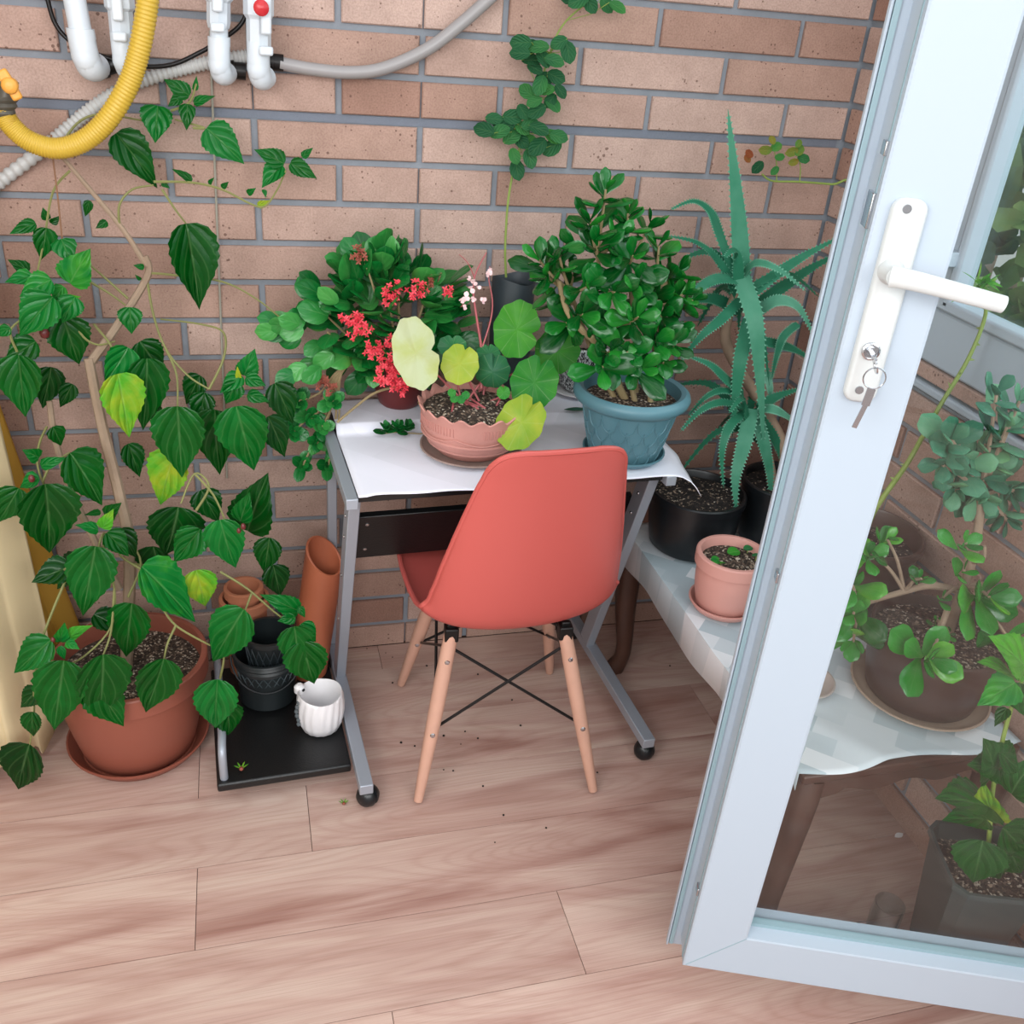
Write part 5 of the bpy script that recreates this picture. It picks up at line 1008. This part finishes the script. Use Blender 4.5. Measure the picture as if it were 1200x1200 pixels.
mb = MB(); a, b = px(3, 136, y=-.13), px(8, 108, y=-.13); d = (b-a).normalized(); mb.lathe(a, [(.018, 0), (.021, .006), (.018, .012), (.022, .018), (.018, .024), (.022, .030), (.017, .036), (.017, .06), (0, .062)], 18, ax=(V((1, 0, 0)), V((0, 1, 0)), d)); mb.build('fitting', M['fitting'], hv)
mb = MB(); q = px(12, 100, y=-.16); mb.beam(px(0, 82, y=-.16), q, .020, .012, up=(0, 1, 0)); mb.beam(q, px(22, 117, y=-.16), .018, .012, up=(0, 1, 0)); mb.lathe(q+V((0, .012, 0)), [(.012, 0), (.014, .02), (.010, .026), (0, .027)], 14, ax=(V((1, 0, 0)), UZ, V((0, -1, 0)))); mb.build('handle', M['orange'], hv, bevel=.004)
for u0, v0, u1, v1, lab in ((119, 80, 138, 74, 'black coupling between the two left white pipes'), (268, 82, 288, 84, 'black coupling between the two right white pipes'), (314, 72, 332, 74, 'black collar joining the grey hose to the right pipe')):
    a, b = px(u0, v0, y=-.026), px(u1, v1, y=-.026); mb = MB(); mb.tube([a, a.lerp(b, .3), a.lerp(b, .32), b], [.019, .019, .016, .016], 14); o = mb.build('pipe_coupling', M['wire'], at=tuple(a)); tag(o, lab, 'pipe coupling')
for u, lab in (((246, 36), (250, 150), (257, 330), (261, 430), (266, 560)), 'thin pale grey cord hanging straight down the wall under the pipes'),:
    mb = MB(); mb.tube(smoothpath([px(a, b, y=-.006) for a, b in u], 5), .0024, 6); o = mb.build('hanging_cord', M['string'], at=tuple(px(246, 36, y=-.006))); tag(o, lab, 'cord')
mb = MB(); mb.tube(smoothpath([px(60, 158, y=-.11), px(62, 185, y=-.11), px(67, 225, y=-.12), px(73, 282, y=-.12)], 5), .0018, 6); o = mb.build('plant_tie', M['twine'], at=tuple(px(60, 158, y=-.11))); tag(o, 'brown twine tying a hibiscus branch to the yellow hose', 'twine')

# ------------------------------------------------------------ curtain at left
mb = MB(); path = smoothpath([V((-.625, -.235, 0)), V((-.665, -.30, 0)), V((-.70, -.36, 0)), V((-.745, -.385, 0)), V((-.80, -.37, 0)), V((-.86, -.42, 0)), V((-.93, -.40, 0)), V((-1.0, -.47, 0)), V((-1.08, -.45, 0)), V((-1.16, -.52, 0))], 6); rows = []
for i in range(31):
    f = i/30; z = .035+f*2.25; row = []
    for j, p in enumerate(path):
        sw = .012*math.sin(j*.9+f*3)*(1-f)+.02*math.sin(f*4)*(1-j/len(path)); row.append(p+V((sw*.4-.045-.10*f, sw, z+.02*math.sin(j*.8)*(1-f)**6)))
    rows.append(row)
mb.grid(rows); o = mb.build('curtain', M['curtain'], smooth=80, at=(-.8, -.4, 0)); tag(o, 'long cream curtain hanging at the left edge behind the hibiscus', 'curtain'); so = o.modifiers.new('s', 'SOLIDIFY'); so.thickness = .0015
mb = MB(); path = smoothpath([V((-.575, -.06, 0)), V((-.60, -.11, 0)), V((-.63, -.13, 0)), V((-.64, -.19, 0)), V((-.69, -.22, 0)), V((-.76, -.20, 0)), V((-.85, -.24, 0)), V((-1.0, -.25, 0))], 6); rows = []
for i in range(25):
    f = i/24; z = .03+f*2.25; rows.append([p+V((-.035-.30*f**.8+.008*math.sin(j*.7+f*4), .006*math.sin(j+f*5), z)) for j, p in enumerate(path)])
mb.grid(rows); o = mb.build('curtain', M['sheer'], smooth=80, at=(-.8, -.2, 0)); tag(o, 'yellow curtain panel between the cream curtain and the brick wall', 'curtain'); so = o.modifiers.new('s', 'SOLIDIFY'); so.thickness = .0012
# ------------------------------------------------------------ crumbs on the floor
mb = MB()
for u, v in [(520, 902), (566, 921), (580, 987), (531, 903), (470, 870), (486, 874), (540, 872), (600, 820), (610, 850), (560, 865), (452, 765), (460, 770), (480, 765), (500, 780), (430, 760), (560, 790), (785, 780), (700, 905), (460, 800), (520, 862), (545, 857), (590, 955), (640, 970)]:
    c = px(u, v, z=.0025); s_ = random.uniform(.0015, .0032); mb.lathe(c, [(0, -s_*.6), (s_, -s_*.4), (s_*.9, s_*.3), (0, s_*.6)], 6)
o = mb.build('soil_crumbs', M['soil_dark'], at=(.2, -.4, 0)); tag(o, 'dark soil crumbs scattered on the floor around the chair legs', 'soil', kind='stuff')
q = px(1054, 980, z=.004); mb = MB(); leaf(mb, q-V((.012, 0, 0)), q+V((.012, .004, 0)), UZ, .6, OVL, ny=4, curl=-.1); o = mb.build('paper_scrap', M['white_ceramic'], at=(q.x, q.y, 0)); tag(o, 'tiny white scrap on the floor under the low table by the wall', 'scrap')

# ------------------------------------------------------------ repeats carry a group
GR = {'water_pipe': 'white water pipes on the wall', 'pipe_coupling': 'black pipe couplings', 'plant_saucer': 'saucers under the pots', 'garden_shrub': 'shrubs outside the window', 'fallen_bud': 'fallen buds', 'curtain': 'curtains at the left edge'}
for o in COL.objects:
    b_ = o.name.split('.')[0]
    if o.parent is None and b_ in GR: o['group'] = GR[b_]
    if '_o' in o.keys(): del o['_o']
